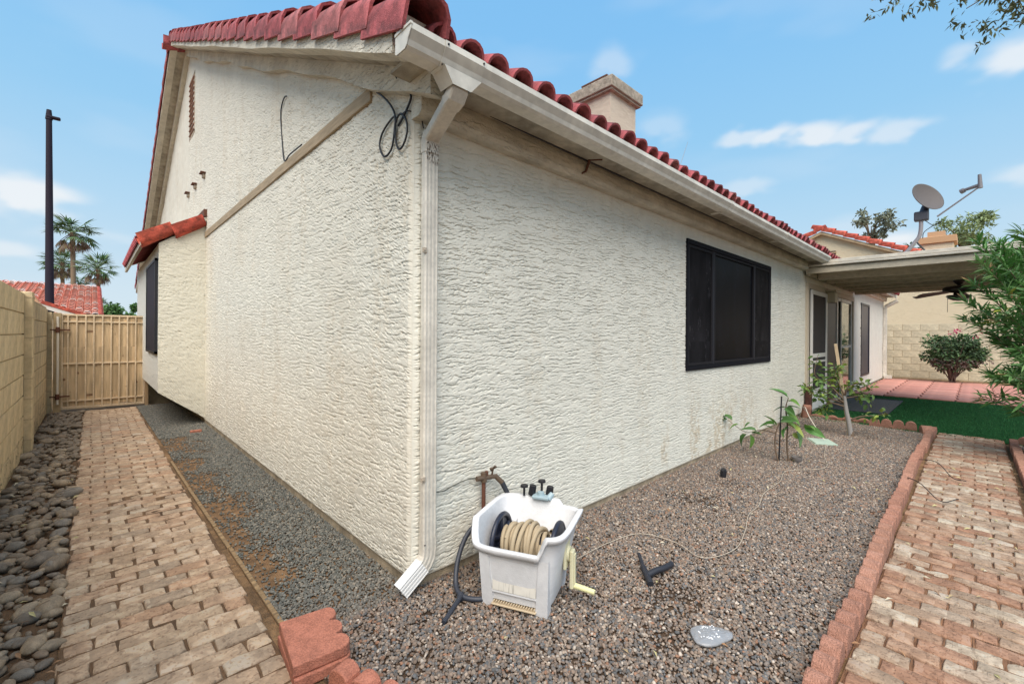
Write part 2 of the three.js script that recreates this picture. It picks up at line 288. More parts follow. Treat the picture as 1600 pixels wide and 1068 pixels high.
function placeTile(name, g, m, p, lat, up, parent, jig = 0) {
  const t = mesh(name, g, m, parent), N = up.clone().cross(lat).normalize();
  t.matrixAutoUpdate = true; const M = new THREE.Matrix4().makeBasis(lat, N, up); t.quaternion.setFromRotationMatrix(M); t.position.copy(p);
  if (jig) { t.rotateY(rr(-jig, jig)); t.rotateZ(rr(-jig, jig) * .7); t.position.y += rr(-.006, .006); } return t;
}
const upN = V(0, SI, -CO), upF = V(0, SI, CO), mX = V(-1, 0, 0), pX = V(1, 0, 0);
R = mulberry(21);
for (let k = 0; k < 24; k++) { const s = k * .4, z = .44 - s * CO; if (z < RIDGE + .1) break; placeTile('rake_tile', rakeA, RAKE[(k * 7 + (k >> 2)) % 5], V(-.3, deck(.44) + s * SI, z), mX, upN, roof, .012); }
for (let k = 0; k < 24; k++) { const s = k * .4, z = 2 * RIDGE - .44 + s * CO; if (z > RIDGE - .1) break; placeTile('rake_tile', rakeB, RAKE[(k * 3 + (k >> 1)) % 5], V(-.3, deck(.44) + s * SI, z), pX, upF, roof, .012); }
R = mulberry(22);
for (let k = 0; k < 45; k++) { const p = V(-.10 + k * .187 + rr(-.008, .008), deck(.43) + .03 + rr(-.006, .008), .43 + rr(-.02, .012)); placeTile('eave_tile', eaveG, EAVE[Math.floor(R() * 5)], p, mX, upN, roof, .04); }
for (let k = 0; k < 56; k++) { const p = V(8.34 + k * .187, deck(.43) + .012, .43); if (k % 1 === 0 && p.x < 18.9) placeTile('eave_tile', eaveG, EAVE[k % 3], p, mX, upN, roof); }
{ // the tiles farther up both slopes: rows of barrels, seen only edge on
  const pos = [], idx = [], W = .187, nx = Math.floor(19 / W) * 6; let base = 0;
  for (const s of [1, -1]) for (let k = 1; k < 24; k++) for (const e of [0, 1]) {
    const d = k * .39 + (e ? .40 : 0);
    for (let i = 0; i <= nx; i++) { const x = -.2 + i * W / 6, w = Math.max(0, Math.sin((i % 6) / 6 * Math.PI)); const lift = w * .088 + (e ? .005 : .028); const z = .45 - d * CO; pos.push(x, deck(.45) + d * SI + lift * CO, s > 0 ? z : 2 * RIDGE - z); }
    if (e) for (let i = 0; i < nx; i++) { const a = base + i, b = a + nx + 1; idx.push(a, a + 1, b, b, a + 1, b + 1); } base += e ? (nx + 1) * 2 : 0;
  }
  const g = new THREE.BufferGeometry(); g.setAttribute('position', new THREE.Float32BufferAttribute(pos, 3)); g.setIndex(idx); g.computeVertexNormals();
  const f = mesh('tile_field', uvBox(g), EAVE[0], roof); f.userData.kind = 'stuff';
}
placeTile('ridge_tile', rakeA, RAKE[0], V(-.42, deck(RIDGE) + .05, RIDGE + .0), V(0, 0, 1), V(1, 0, 0), roof);
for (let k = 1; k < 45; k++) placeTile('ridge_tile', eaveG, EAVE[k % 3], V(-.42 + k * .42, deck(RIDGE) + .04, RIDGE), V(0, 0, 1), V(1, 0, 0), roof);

// chimney
{
  const ch = mesh('chimney', box(6.43, 7.41, 4.2, 6.56, -3.92, -3.0), mat(L(.62, .53, .42), .95, { bumpMap: stuccoTex, bumpScale: .022 }), roof);
  mesh('chimney_cap', join(box(6.35, 7.49, 6.56, 6.60, -4.0, -2.92), box(6.31, 7.53, 6.60, 6.84, -4.04, -2.88, .02)), mat(L(.56, .49, .39), .95, { bumpMap: stuccoTex, bumpScale: .02, map: mottle(128, .7, .6, 1.05, 6, 16) }), ch);
  mesh('spark_arrestor', box(6.56, 7.1, 6.84, 6.98, -3.75, -3.2), mat(L(.55, .5, .42), .6), ch);
  mesh('flue_lid', box(6.5, 7.16, 6.98, 7.01, -3.81, -3.14), MAT.rust, ch);
}
// thin whip aerial on the roof
tag(mesh('roof_aerial', strut([5.1, 3.66, -1], [5.69, 4.66, -1], .006, .003, 5), mat(L(.25, .26, .28), .5)), 'thin whip aerial rising from the roof tiles above window', 'aerial');

// gable vent louvre
{
  const v = mesh('gable_vent', join(box(-.02, .0, 5.15, 6.24, -8.14, -8.09), box(-.02, 0, 5.15, 6.24, -7.59, -7.54), box(-.02, 0, 6.2, 6.25, -8.14, -7.54), box(-.02, 0, 5.13, 5.18, -8.14, -7.54)), mat(L(.42, .33, .24), .9), house);
  mesh('vent_back', box(-.002, .004, 5.15, 6.24, -8.1, -7.58), mat(L(.03, .02, .018), .95), v);
  for (let k = 0; k < 11; k++) { const g = box(-.03, .03, -.008, .008, -8.09, -7.59); g.rotateZ(.7); g.translate(-.012, 5.22 + k * .095, 0); mesh('louvre', g, mat(L(.36, .2, .15), .85), v); }
}
for (const [y, z] of [[4.10, -6.52], [4.12, -7.36], [4.14, -8.14]]) {  // small hooded vents
  const g = mesh('vent_hood', box(-.085, 0, y, y + .018, z - .09, z + .09, .006), MAT.rust, house); mesh('vent_mouth', box(-.05, 0, y - .07, y, z - .06, z + .06, .01), mat(L(.3, .24, .18), .9), g);
}

// pop-out bay with its small roof and window
{
  const bayH = (c, y) => stuccoH(c + 2.2, y + .5) * 1.1;
  const b = mesh('bay', extrude([[-.61, .565], [0, .1], [.02, .1], [.02, 3.3], [0, 3.3], [-.61, 2.86]], 4.4, alongZ(-10.81)), MAT.stucco, house);
  mesh('bay_end_wall', gridWall(graded(0, .615, .011, 0), c => [.095 + .765 * c, 3.3 - .72 * c], 210, (c, y) => [-c, y, -6.4 + bayH(c, y)], (c, y) => { const m = age(c, y, 5); return [m * .94, m * .93, m * .88]; }, true), MAT.wall, b);
  const sl = -.47, dn = V(-CO, -SI, 0);
  mesh('bay_roof', extrude([[.02, 3.37], [-.84, 2.965], [-.84, 2.905], [.02, 3.31]], 4.4, alongZ(-10.7)), MAT.trim, b);
  mesh('bay_fascia', box(-.83, -.79, 2.80, 2.94, -10.7, -6.42), MAT.trim, b);
  const up = V(CO, SI, 0), lat = V(0, 0, 1);
  for (let k = 0; k < 2; k++) placeTile('rake_tile', rakeA, BRIGHT[k], V(-.9 + k * .45 * CO, 2.955 + k * .45 * SI, -6.32), lat, up, b);
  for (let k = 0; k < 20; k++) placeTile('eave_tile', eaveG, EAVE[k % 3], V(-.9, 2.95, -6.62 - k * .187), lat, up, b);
  mesh('apron_flashing', box(-.06, 0.0, 3.36, 3.47, -10.6, -6.28), MAT.rust, b);
  const w = mesh('bay_window', join(box(-.65, -.6, 1.15, 1.19, -8.04, -6.5), box(-.65, -.6, 2.6, 2.64, -8.04, -6.5), box(-.65, -.6, 1.15, 2.64, -6.54, -6.5), box(-.65, -.6, 1.15, 2.64, -8.04, -8.0)), MAT.black, b);
  mesh('sun_screen', box(-.64, -.62, 1.19, 2.6, -8.0, -6.54), new THREE.MeshPhysicalMaterial({ color: L(.03, .026, .035), roughness: .7, specularIntensity: .3 }), w);
}
// short return wall under the bay, beside the gate
tag(mesh('stub_wall', box(-.5, .0, -.05, .62, -9.75, -9.55, .01), mat(L(.42, .36, .25), .95, { bumpMap: fine, bumpScale: .003, map: mottle(128, .8, .75, 1.05, 5, 20) })), 'low tan block stub wall under the bay beside the gate', 'wall');

// big window with dark sun screens
{
  const w = mesh('window', join(box(3.47, 6.4, 2.535, 2.59, -.03, .035, .004), box(3.47, 6.4, 1.10, 1.15, -.03, .035, .004), box(3.47, 3.51, 1.15, 2.535, -.03, .032), box(6.36, 6.4, 1.15, 2.535, -.03, .032)), new THREE.MeshPhysicalMaterial({ color: L(.01, .01, .014), roughness: .7, specularIntensity: .2 }), house);
  const scr = seed => { const t = tex(256, 1, (u, v) => { const a = fb(u * 5 + seed, v * 3, 4), b = vn(u * 50, v * 40 + seed), k = .3 + .62 * a + .5 * sst(.6, .9, b) * sst(.48, .7, fb(u * 4 + seed * 3, v * 4, 3)); return [k, k, k * 1.06]; }, true); t.repeat.set(1, .7); return t; };
  const panes = [[3.53, 4.16, .036, .034, .034, 3], [4.25, 5.63, .006, .0065, .011, 9], [5.69, 6.34, .042, .038, .035, 5]];
  panes.forEach(([a, b, r, g, bl, s], i) => { const f = mesh('screen_frame', join(box(a - .02, b + .02, 2.50, 2.53, -.01, .026), box(a - .02, b + .02, 1.155, 1.185, -.01, .026), box(a - .02, a + .012, 1.185, 2.50, -.01, .026), box(b - .012, b + .02, 1.185, 2.50, -.01, .026)), new THREE.MeshPhysicalMaterial({ color: L(.02, .019, .022), roughness: .7, specularIntensity: .2 }), w); mesh('sun_screen', box(a + .012, b - .012, 1.185, 2.50, 0, i === 1 ? .006 : .014), new THREE.MeshPhysicalMaterial({ color: L(r, g, bl), roughness: i === 1 ? .45 : .8, specularIntensity: .12, map: scr(s) }), f); });
  for (const x of [4.2, 5.66]) mesh('mullion', box(x - .02, x + .02, 1.15, 2.535, -.02, .03, .004), new THREE.MeshPhysicalMaterial({ color: L(.022, .022, .028), roughness: .6, specularIntensity: .3 }), w);
  mesh('window_back', box(3.47, 6.4, 1.1, 2.6, -.12, -.1), MAT.black, w);
}
// narrow window on the far wall length
{
  const w = mesh('window', join(box(14.44, 15.84, 2.40, 2.46, -.02, .03), box(14.44, 15.84, .37, .43, -.02, .03), box(14.44, 14.5, .43, 2.4, -.02, .03), box(15.78, 15.84, .43, 2.4, -.02, .03)), mat(L(.02, .02, .03), .4), house);
  mesh('sun_screen', box(14.5, 15.78, .43, 2.4, -.01, .012), mat(L(.018, .02, .05), .35), w);
}
// patio doors: screen door, sliding glass, curtains behind
const alu = mat(L(.62, .6, .55), .4, { map: mottle(128, .5, .8, 1.05, 5, 20) });
{
  const fr = mesh('door_frame', join(box(8.52, 8.66, .05, 2.53, -.06, .05), box(13.1, 13.22, .05, 2.53, -.06, .05), box(8.66, 13.1, 2.42, 2.53, -.06, .05), box(8.66, 13.1, .0, .06, -.06, .05)), mat(L(.5, .43, .33), .7), house);
  const sd = mesh('screen_door', join(box(8.70, 8.78, .08, 2.4, .055, .085), box(9.88, 9.98, .08, 2.4, .055, .085), box(8.78, 9.88, 2.32, 2.4, .055, .085), box(8.78, 9.88, 1.08, 1.16, .055, .085), box(8.78, 9.88, .98, 1.02, .055, .085)), mat(L(.72, .7, .66), .4), house);
  mesh('kick_panel', box(8.78, 9.88, .08, .46, .06, .08), mat(L(.7, .69, .66), .45), sd);
  mesh('screen_mesh', box(8.78, 9.88, .46, 2.32, .066, .07), mat(L(.022, .018, .016), .75), sd);
  const gl = mesh('sliding_door', join(box(10.0, 10.06, .06, 2.42, -.02, .02), box(11.3, 11.42, .06, 2.42, -.02, .02), box(11.72, 11.78, .06, 2.42, .0, .03), box(13.0, 13.1, .06, 2.42, -.02, .02), box(10.06, 13.0, 2.34, 2.42, -.02, .02), box(11.78, 13.0, 1.22, 1.28, -.02, .02)), alu, house);
  mesh('pane', box(11.78, 13.0, .1, 2.34, -.004, .0), new THREE.MeshPhysicalMaterial({ color: L(.85, .9, .88), roughness: .03, transmission: 1, thickness: 0, ior: 1.5 }), gl);
  mesh('sun_screen', box(10.06, 11.3, .1, 2.34, -.004, .004), mat(L(.03, .022, .016), .5), gl);
  for (let k = 0; k < 9; k++) mesh('curtain_fold', tube([[10.1 + k * .15, 2.36, -.18], [10.1 + k * .15 + .03 * Math.sin(k), 1.2, -.2], [10.08 + k * .16, .1, -.18]], .07, 8, 7), mat(L(.16, .1, .07), .9), gl);
  const la = mesh('wall_lantern', join(box(9.98, 10.24, 2.22, 2.44, .05, .22, .02), box(9.95, 10.28, 2.44, 2.48, .04, .24, .01)), mat(L(.45, .38, .26), .5), house);
}
// far downspout at the house corner
mesh('downspout', join(box(18.75, 18.87, .1, 2.55, .02, .12, .01), strut([18.81, 2.55, .07], [18.81, 2.75, .40], .06, .06, 6), box(18.70, 18.86, .05, .16, .05, .26, .01)), MAT.gutter, house);

// white gutter along the eave
const GP = [[.362, 2.99], [.362, 2.812], [.372, 2.805], [.448, 2.803], [.466, 2.815], [.476, 2.838], [.495, 2.862], [.503, 2.872], [.503, 2.902], [.487, 2.904], [.487, 2.894]];
function thick(P, t) { const o = P.map((p, i) => { const a = P[Math.max(0, i - 1)], b = P[Math.min(P.length - 1, i + 1)], d = nrm([b[0] - a[0], b[1] - a[1]]); return [p[0] - d[1] * t, p[1] + d[0] * t]; }); return [...P, ...o.reverse()]; }
const flipZ = P => P.map(p => [-p[0], p[1]]);
{
  const gut = mesh('gutter', join(extrude(flipZ(thick(GP, .004)), 3.8, alongX(-.315)), extrude(flipZ(thick(GP.map(p => [p[0], p[1] - .003]), .004)), 4.56, alongX(3.487))), MAT.gutter, house);
  mesh('end_cap', join(extrude(flipZ([...GP.slice(1, 9), [.362, 2.902]]), .004, alongX(-.322)), box(-.326, -.314, 2.892, 2.904, .362, .505)), MAT.gutter, gut);
  mesh('flashing', extrude([[-.363, 2.9], [-.368, 2.9], [-.368, 3.03], [-.363, 3.03]], .35, alongX(-.318)), MAT.gutter, gut);
  const big = GP.slice(1, 9).map((p, i, A) => { const a = A[Math.max(0, i - 1)], b = A[Math.min(A.length - 1, i + 1)], d = nrm([b[0] - a[0], b[1] - a[1]]); return [p[0] + d[1] * .005, p[1] - d[0] * .005]; });
  const out = mesh('outlet_box', extrude(flipZ(thick(big, .004)), .25, alongX(-.135)), MAT.gutter, gut);
  // funnel from the box down to the first elbow
  const fun = []; const top = [[-.12, .365], [.11, .365], [.11, .478], [-.12, .478]], bt = [[-.065, .365], [.05, .365], [.05, .47], [-.065, .47]];
  for (let i = 0; i < 4; i++) { const j = (i + 1) % 4, a = [top[i][0], 2.806, top[i][1]], b = [top[j][0], 2.806, top[j][1]], c = [bt[i][0], 2.735, bt[i][1]], d = [bt[j][0], 2.735, bt[j][1]]; fun.push(a, c, b, b, c, d); }
  const fg = new THREE.BufferGeometry(); fg.setAttribute('position', new THREE.Float32BufferAttribute(fun.flat(), 3)); fg.computeVertexNormals(); mesh('funnel', uvBox(fg), MAT.gutter, out);
  for (const [x, y, z] of [[-.12, 2.886, .509], [.1, 2.886, .509], [-.125, 2.81, .462], [.1, 2.808, .45]]) mesh('screw', strut([x, y, z - .004], [x, y, z + .004], .006, .005, 6), MAT.black, out);
  for (const x of [3.49, 5.48]) { const j = mesh('gutter_joint', extrude(flipZ(thick(big, .004)), .06, alongX(x - .03)), MAT.gutter, gut); mesh('hanger', box(x - .06, x - .03, 2.792, 2.803, .3, .40), MAT.gutter, j); }
}
// fluted rectangular downspout with elbows, strapped to the corner
{
  const flute = (w, d, n = 5) => { const P = []; const r = .008; P.push([-w / 2, d / 2 - r], [-w / 2 + r, d / 2]); for (let i = 0; i < n; i++) { const c = -w / 2 + r + (i + .5) * (w - 2 * r) / n, k = (w - 2 * r) / n * .25; P.push([c - k * 1.2, d / 2], [c - k * .7, d / 2 - .002], [c + k * .7, d / 2 - .002], [c + k * 1.2, d / 2]); } P.push([w / 2 - r, d / 2], [w / 2, d / 2 - r]); P.push([w / 2, -d / 2 + r], [w / 2 - r, -d / 2], [-w / 2 + r, -d / 2], [-w / 2, -d / 2 + r]); return P; };
  const sweep = (P, frames) => {                             // loft outline P through frames {o, r, u, s}
    const pos = [], idx = [], n = P.length; frames.forEach(f => { const k = f.s || 1; P.forEach(([a, b]) => pos.push(f.o[0] + (f.r[0] * a + f.u[0] * b) * k, f.o[1] + (f.r[1] * a + f.u[1] * b) * k, f.o[2] + (f.r[2] * a + f.u[2] * b) * k)); });
    for (let i = 0; i < frames.length - 1; i++) for (let j = 0; j < n; j++) { const a = i * n + j, b = i * n + (j + 1) % n, c = a + n, d = b + n; idx.push(a, b, c, b, d, c); }
    let g = new THREE.BufferGeometry(); g.setAttribute('position', new THREE.Float32BufferAttribute(pos, 3)); g.setIndex(idx); g = g.toNonIndexed(); g.computeVertexNormals(); return uvBox(g);
  };
  const gm = mat(L(.74, .69, .60), .5, { map: mottle(512, .7, .78, 1.04, 4, 40) });
  const P = flute(.092, .052, 3), PS = flute(.092, .056, 0), X = [1, 0, 0], Z = [0, 0, 1];
  const ds = mesh('downspout', sweep(P, [{ o: [.083, .3, .045], r: X, u: Z }, { o: [.08, 2.58, .045], r: X, u: Z }]), gm, house);
  const u1 = nrm([0, .55, .83]); const q = [[.06, 2.66, .09], [.005, 2.765, .40]];
  mesh('elbow', sweep(flute(.098, .060, 0), [{ o: [.08, 2.55, .045], r: X, u: Z }, { o: [.08, 2.61, .046], r: X, u: Z }, { o: [.078, 2.638, .058], r: X, u: nrm([0, -.3, .95]) }, { o: [.074, 2.655, .085], r: X, u: nrm([0, -.85, .5]) }]), gm, ds);
  mesh('slant_pipe', sweep(PS, [{ o: [.076, 2.642, .068], r: X, u: nrm([0, -.93, .36]) }, { o: [.004, 2.715, .372], r: X, u: nrm([0, -.93, .36]) }]), gm, ds);
  mesh('elbow', sweep(flute(.10, .066, 0), [{ o: [.008, 2.705, .345], r: X, u: nrm([0, -.93, .3]) }, { o: [-.002, 2.708, .395], r: X, u: nrm([0, -.7, .7]) }, { o: [-.006, 2.735, .425], r: X, u: nrm([0, -.2, .98]) }, { o: [-.008, 2.79, .428], r: X, u: Z }]), gm, ds);
  // shoe turns along the wall and kicks past the corner
  mesh('elbow', sweep(flute(.096, .057, 3), [{ o: [.083, .31, .046], r: X, u: Z }, { o: [.083, .24, .046], r: X, u: Z }, { o: [.078, .2, .046], r: nrm([.94, -.34, 0]), u: Z }, { o: [.06, .168, .047], r: nrm([.74, -.67, 0]), u: Z }, { o: [.03, .142, .048], r: nrm([.58, -.81, 0]), u: Z }]), gm, ds);
  mesh('shoe', sweep(flute(.1, .06, 4), [{ o: [.045, .155, .049], r: nrm([.57, -.82, 0]), u: Z }, { o: [-.095, .058, .049], r: nrm([.57, -.82, 0]), u: Z }]), mat(L(.8, .79, .77), .4), ds);
  for (const y of [1.98, .66]) mesh('strap_clip', join(box(.016, .046, y - .016, y + .016, .066, .076, .003), strut([.028, y, .074], [.028, y, .082], .006, .005, 6)), mat(L(.5, .42, .33), .5, { metalness: .3 }), ds);
  for (const [x, y, z] of [[.045, 2.6, .076], [.04, 2.64, .09], [-.04, 2.76, .46], [.03, 2.76, .46], [.045, .28, .074]]) mesh('screw', strut([x, y, z - .004], [x, y, z + .003], .005, .004, 6), MAT.black, ds);
  // dirt that ran out of the elbow seam: crusted flecks
  const a = new Acc(), fg = new THREE.IcosahedronGeometry(1, 0); R = mulberry(61);
  for (let k = 0; k < 90; k++) { const t = R(), x = .08 + rr(-.042, .042), y = 2.635 - t * t * .15; const m = new THREE.Matrix4().compose(V(x, y, y > 2.55 ? .0755 : .0715), new THREE.Quaternion(), V(rr(.001, .0026), rr(.003, .016), .001)); a.add(fg, m, [.12, .08, .055]); }
  mesh('dirt_crust', a.geo(), mat(L(1, 1, 1), 1, { vertexColors: true }), ds).userData.kind = 'stuff';
}

// cables
const cable = mat(L(.015, .015, .02), .5);
tag(mesh('coax_cable', join(
  tube([[-.12, 2.905, .115], [.6, 2.89, .118], [1.5, 2.883, .12], [3, 2.883, .12], [5, 2.883, .12], [8, 2.883, .12]], .008, 60), tube([[-.14, 2.91, .11], [-.12, 2.94, .03], [-.1, 2.99, -.05], [-.05, 2.92, -.04], [-.035, 2.86, .022], [-.03, 2.79, -.05], [-.025, 2.745, -.14]], .0065, 40),
  tube([[-.03, 3.05, -.41], [-.05, 2.965, -.285], [-.04, 2.88, -.2], [-.03, 2.8, -.165], [-.028, 2.70, -.175]], .0065, 30),
  tube([[-.03, 2.81, -.17], [-.03, 2.80, -.25], [-.03, 2.757, -.335], [-.035, 2.682, -.355], [-.035, 2.6, -.29], [-.03, 2.63, -.21], [-.03, 2.74, -.175]], .0065, 40, 6, true),
  tube([[-.035, 2.80, -.10], [-.035, 2.745, -.035], [-.035, 2.67, -.018], [-.035, 2.605, -.06], [-.035, 2.595, -.115], [-.035, 2.66, -.15], [-.035, 2.76, -.155]], .0065, 40, 6, true),
  tube([[-.03, 2.795, -.1], [-.03, 2.79, -.02], [.02, 2.76, .03], [.05, 2.70, .02]], .004, 20)), cable), 'black cable coiled in two loops at corner under eave', 'cable');
tag(mesh('coax_cable', tube([[-.005, 3.745, -2.26], [-.03, 3.745, -2.31], [-.025, 3.65, -2.435], [-.02, 3.4, -2.41], [-.03, 3.14, -2.3], [-.04, 3.138, -2.1], [-.036, 3.136, -1.8]], .006, 60), cable), 'thin dark cable hanging from gable wall onto trim board', 'cable');
tag(mesh('cable_clamp', join(strut([1.5, 2.885, .14], [1.49, 2.8, .112], .012, .01), strut([1.5, 2.885, .14], [1.56, 2.88, .22], .008, .006), strut([1.49, 2.8, .112], [1.44, 2.77, .112], .009, .006)), MAT.rust), 'rusty bracket holding black cable under the eave', 'bracket');

// ================================================================ PAVING, STONES, GRAVEL
// ---- worn brick: shared shapes, a few tones
const brickTex = s => tex(256, .45, (u, v) => { const a = fb(u * 6 + s, v * 6, 4), b = fb(u * 30 + s, v * 30 + 3, 3), p = .5 * sst(.72, .85, vn(u * 40 + s, v * 40)), k = .76 + .26 * a + .16 * (b - .5), w = .15 * sst(.52, .74, fb(u * 5 + s * 2, v * 5 + 8, 4)); return [(k + w) * (1 - .28 * p), (k * .96 + w * 1.06) * (1 - .32 * p), (k * .92 + w * 1.1) * (1 - .34 * p)]; }, true);
const bT = [brickTex(1), brickTex(22), brickTex(47)];
const pits = tex(256, .45, (u, v) => .7 * fb(u * 22, v * 22, 3, 22, 22) - .45 * sst(.7, .8, vn(u * 40, v * 40, 40, 40)) + .3);
const bMat = (r, g, b, k) => mat(L(r, g, b), .92, { map: bT[k], bumpMap: pits, bumpScale: .004 });
const BRICKL = [bMat(0.506, 0.390, 0.283, 0), bMat(0.476, 0.348, 0.249, 1), bMat(0.537, 0.420, 0.313, 2), bMat(0.468, 0.367, 0.267, 0), bMat(0.529, 0.405, 0.294, 1), bMat(0.499, 0.344, 0.237, 2), bMat(0.461, 0.374, 0.286, 1)];
const BRICKR = [bMat(0.390, 0.259, 0.183, 0), bMat(0.436, 0.360, 0.286, 1), bMat(0.367, 0.217, 0.147, 2), bMat(0.468, 0.402, 0.321, 0), bMat(0.374, 0.285, 0.214, 1), bMat(0.343, 0.209, 0.142, 0), bMat(0.405, 0.301, 0.223, 2)];
function brickGeo(w, d, seed) {                               // top grid with worn, slightly tilted surface; long side along x
  const q = mulberry(seed), nx = 5, nz = 3, pos = [], idx = [], c = .007, H = .05;
  const X = [-w / 2 + c, -w / 4, 0, w / 4, w / 2 - c], Z = [-d / 2 + c, 0, d / 2 - c], id = (i, j) => i * nz + j;
  const j1 = () => (q() - .5) * .007;
  for (let i = 0; i < nx; i++) for (let j = 0; j < nz; j++) pos.push(X[i] + j1(), (q() - .5) * .006 - ((i % 4 === 0 && j % 2 === 0) ? .004 * q() : 0), Z[j] + j1());
  for (let i = 0; i < nx - 1; i++) for (let j = 0; j < nz - 1; j++) idx.push(id(i, j), id(i, j + 1), id(i + 1, j), id(i + 1, j), id(i, j + 1), id(i + 1, j + 1));
  const rim = []; for (let i = 0; i < nx; i++) rim.push(id(i, 0)); for (let j = 1; j < nz; j++) rim.push(id(nx - 1, j)); for (let i = nx - 2; i >= 0; i--) rim.push(id(i, nz - 1)); for (let j = nz - 2; j > 0; j--) rim.push(id(0, j));
  let prev = rim; for (const [o, y] of [[c, -.009], [c + .001, -H]]) {
    const cur = rim.map(r => { const x = pos[r * 3], z = pos[r * 3 + 2]; pos.push(x + Math.sign(x) * (Math.abs(Math.abs(x) - w / 2 + c) < .02 ? o : 0), y, z + Math.sign(z) * (Math.abs(Math.abs(z) - d / 2 + c) < .02 ? o : 0)); return pos.length / 3 - 1; });
    for (let k = 0; k < rim.length; k++) { const n = (k + 1) % rim.length; idx.push(prev[k], prev[n], cur[k], cur[k], prev[n], cur[n]); } prev = cur;
  }
  let g = new THREE.BufferGeometry(); g.setAttribute('position', new THREE.Float32BufferAttribute(pos, 3)); g.setIndex(idx); g.computeVertexNormals(); g = uvBox(g);
  const uv = g.attributes.uv, ou = q() * 3, ov = q() * 3; for (let i = 0; i < uv.count; i++) uv.setXY(i, uv.getX(i) + ou, uv.getY(i) + ov); return g;
}
const full = [], half = []; for (let k = 0; k < 12; k++) { full.push(brickGeo(.2055, .0985, 100 + k)); half.push(brickGeo(.1005, .0985, 200 + k)); }
const jointTex = tex(256, .6, (u, v) => { const k = .6 + .5 * fb(u * 12, v * 12, 4, 12, 12); return [k, k * .93, k * .85]; }, true);
const dirt = mat(L(.2, .135, .085), 1, { map: jointTex, bumpMap: fine, bumpScale: .01 });
function brickPath(label, x0, x1, z0, z1, across, mats, seed, dirtMat) { // across: 'x' bricks lie along x, rows step along z
  // sandy dirt between the bricks, washed up over some of them
  const g = new THREE.PlaneGeometry(x1 - x0, z1 - z0, Math.round((x1 - x0) / .025), Math.round((z1 - z0) / .025)); g.rotateX(-Math.PI / 2); g.translate((x0 + x1) / 2, 0, (z0 + z1) / 2);
  const gp = g.attributes.position; for (let i = 0; i < gp.count; i++) { const x = gp.getX(i) + seed, z = gp.getZ(i) + seed; gp.setY(i, .0115 + .006 * sst(.5, .7, fb(x * 2.2, z * 2.2, 3)) + .006 * (fb(x * 9, z * 9, 3) - .45)); }
  g.computeVertexNormals(); const gi = g; const path = struct('path', gi, dirtMat, label); R = mulberry(seed);
  const all = [], W = across === 'x' ? x1 - x0 : z1 - z0, LEN = across === 'x' ? z1 - z0 : x1 - x0, rows = Math.floor(LEN / .1045), n = W / 3.5;
  for (let r = 0; r < rows; r++) {
    let a = rr(-.012, .012), k = 0; const odd = r % 2, seq = odd ? [.5, 1, 1, 1] : [1, 1, 1, .5];
    const skew = .02 * Math.sin(r * .21 + seed) + rr(-.004, .004);
    for (const s of seq) { const w = s * n; all.push([a + w / 2, (r + .5) * .1045 + rr(-.004, .004) + skew * (a / W - .5), s, n / .21]); a += w; k++; }
  }
  all.forEach(b => { b.p = across === 'x' ? [x0 + b[0], z0 + b[1]] : [x0 + b[1], z0 + b[0]]; b.d = Math.hypot(b.p[0] - camera.position.x, b.p[1] - camera.position.z); b.y = .0225 + rr(-.004, .004); b.t = [rr(-.016, .016), (across === 'x' ? 0 : Math.PI / 2) + rr(-.022, .022) + (R() < .5 ? Math.PI : 0), rr(-.012, .012)]; b.g = (b[2] === 1 ? full : half)[Math.floor(R() * 12)]; b.m = mats[Math.floor(R() * mats.length)]; b.s = [b[3] * rr(.965, 1.0), 1, rr(.955, 1.02)]; });
  const inFrame = b => { const dx = b.p[0] - camera.position.x, dz = b.p[1] - camera.position.z, w = dx * .6896 - dz * .7242, r = dx * .7242 + dz * .6896; return w > .3 && Math.abs(r / w) < 1.25 && 1.5 / w < .86; };
  const shown = all.filter(inFrame).sort((p, q) => p.d - q.d); const keep = new Set(shown.slice(0, 300)), rest = [];
  for (const b of all) {
    _o.position.set(b.p[0], b.y, b.p[1]); _o.rotation.set(...b.t); _o.scale.set(...b.s); _o.updateMatrix();
    if (keep.has(b)) { const m = mesh('brick', b.g, b.m, path); m.position.copy(_o.position); m.rotation.copy(_o.rotation); m.scale.copy(_o.scale); } else rest.push(b.g.clone().applyMatrix4(_o.matrix));
  }
  _o.rotation.set(0, 0, 0); _o.scale.set(1, 1, 1);
  if (rest.length) mesh('brick_rest', mergeGeometries(rest), mats[0], path).userData.kind = 'stuff';
  return path;
}
brickPath('worn brick side path leading to the gate', -1.455, -.71, -9.15, 2.2, 'x', BRICKL, 31, dirt);
brickPath('worn brick path beside the planting bed leading to turf', -.8, 8.2, 1.86, 2.55, 'z', BRICKR, 32, mat(L(.27, .155, .095), 1, { map: jointTex, bumpMap: fine, bumpScale: .01 }));

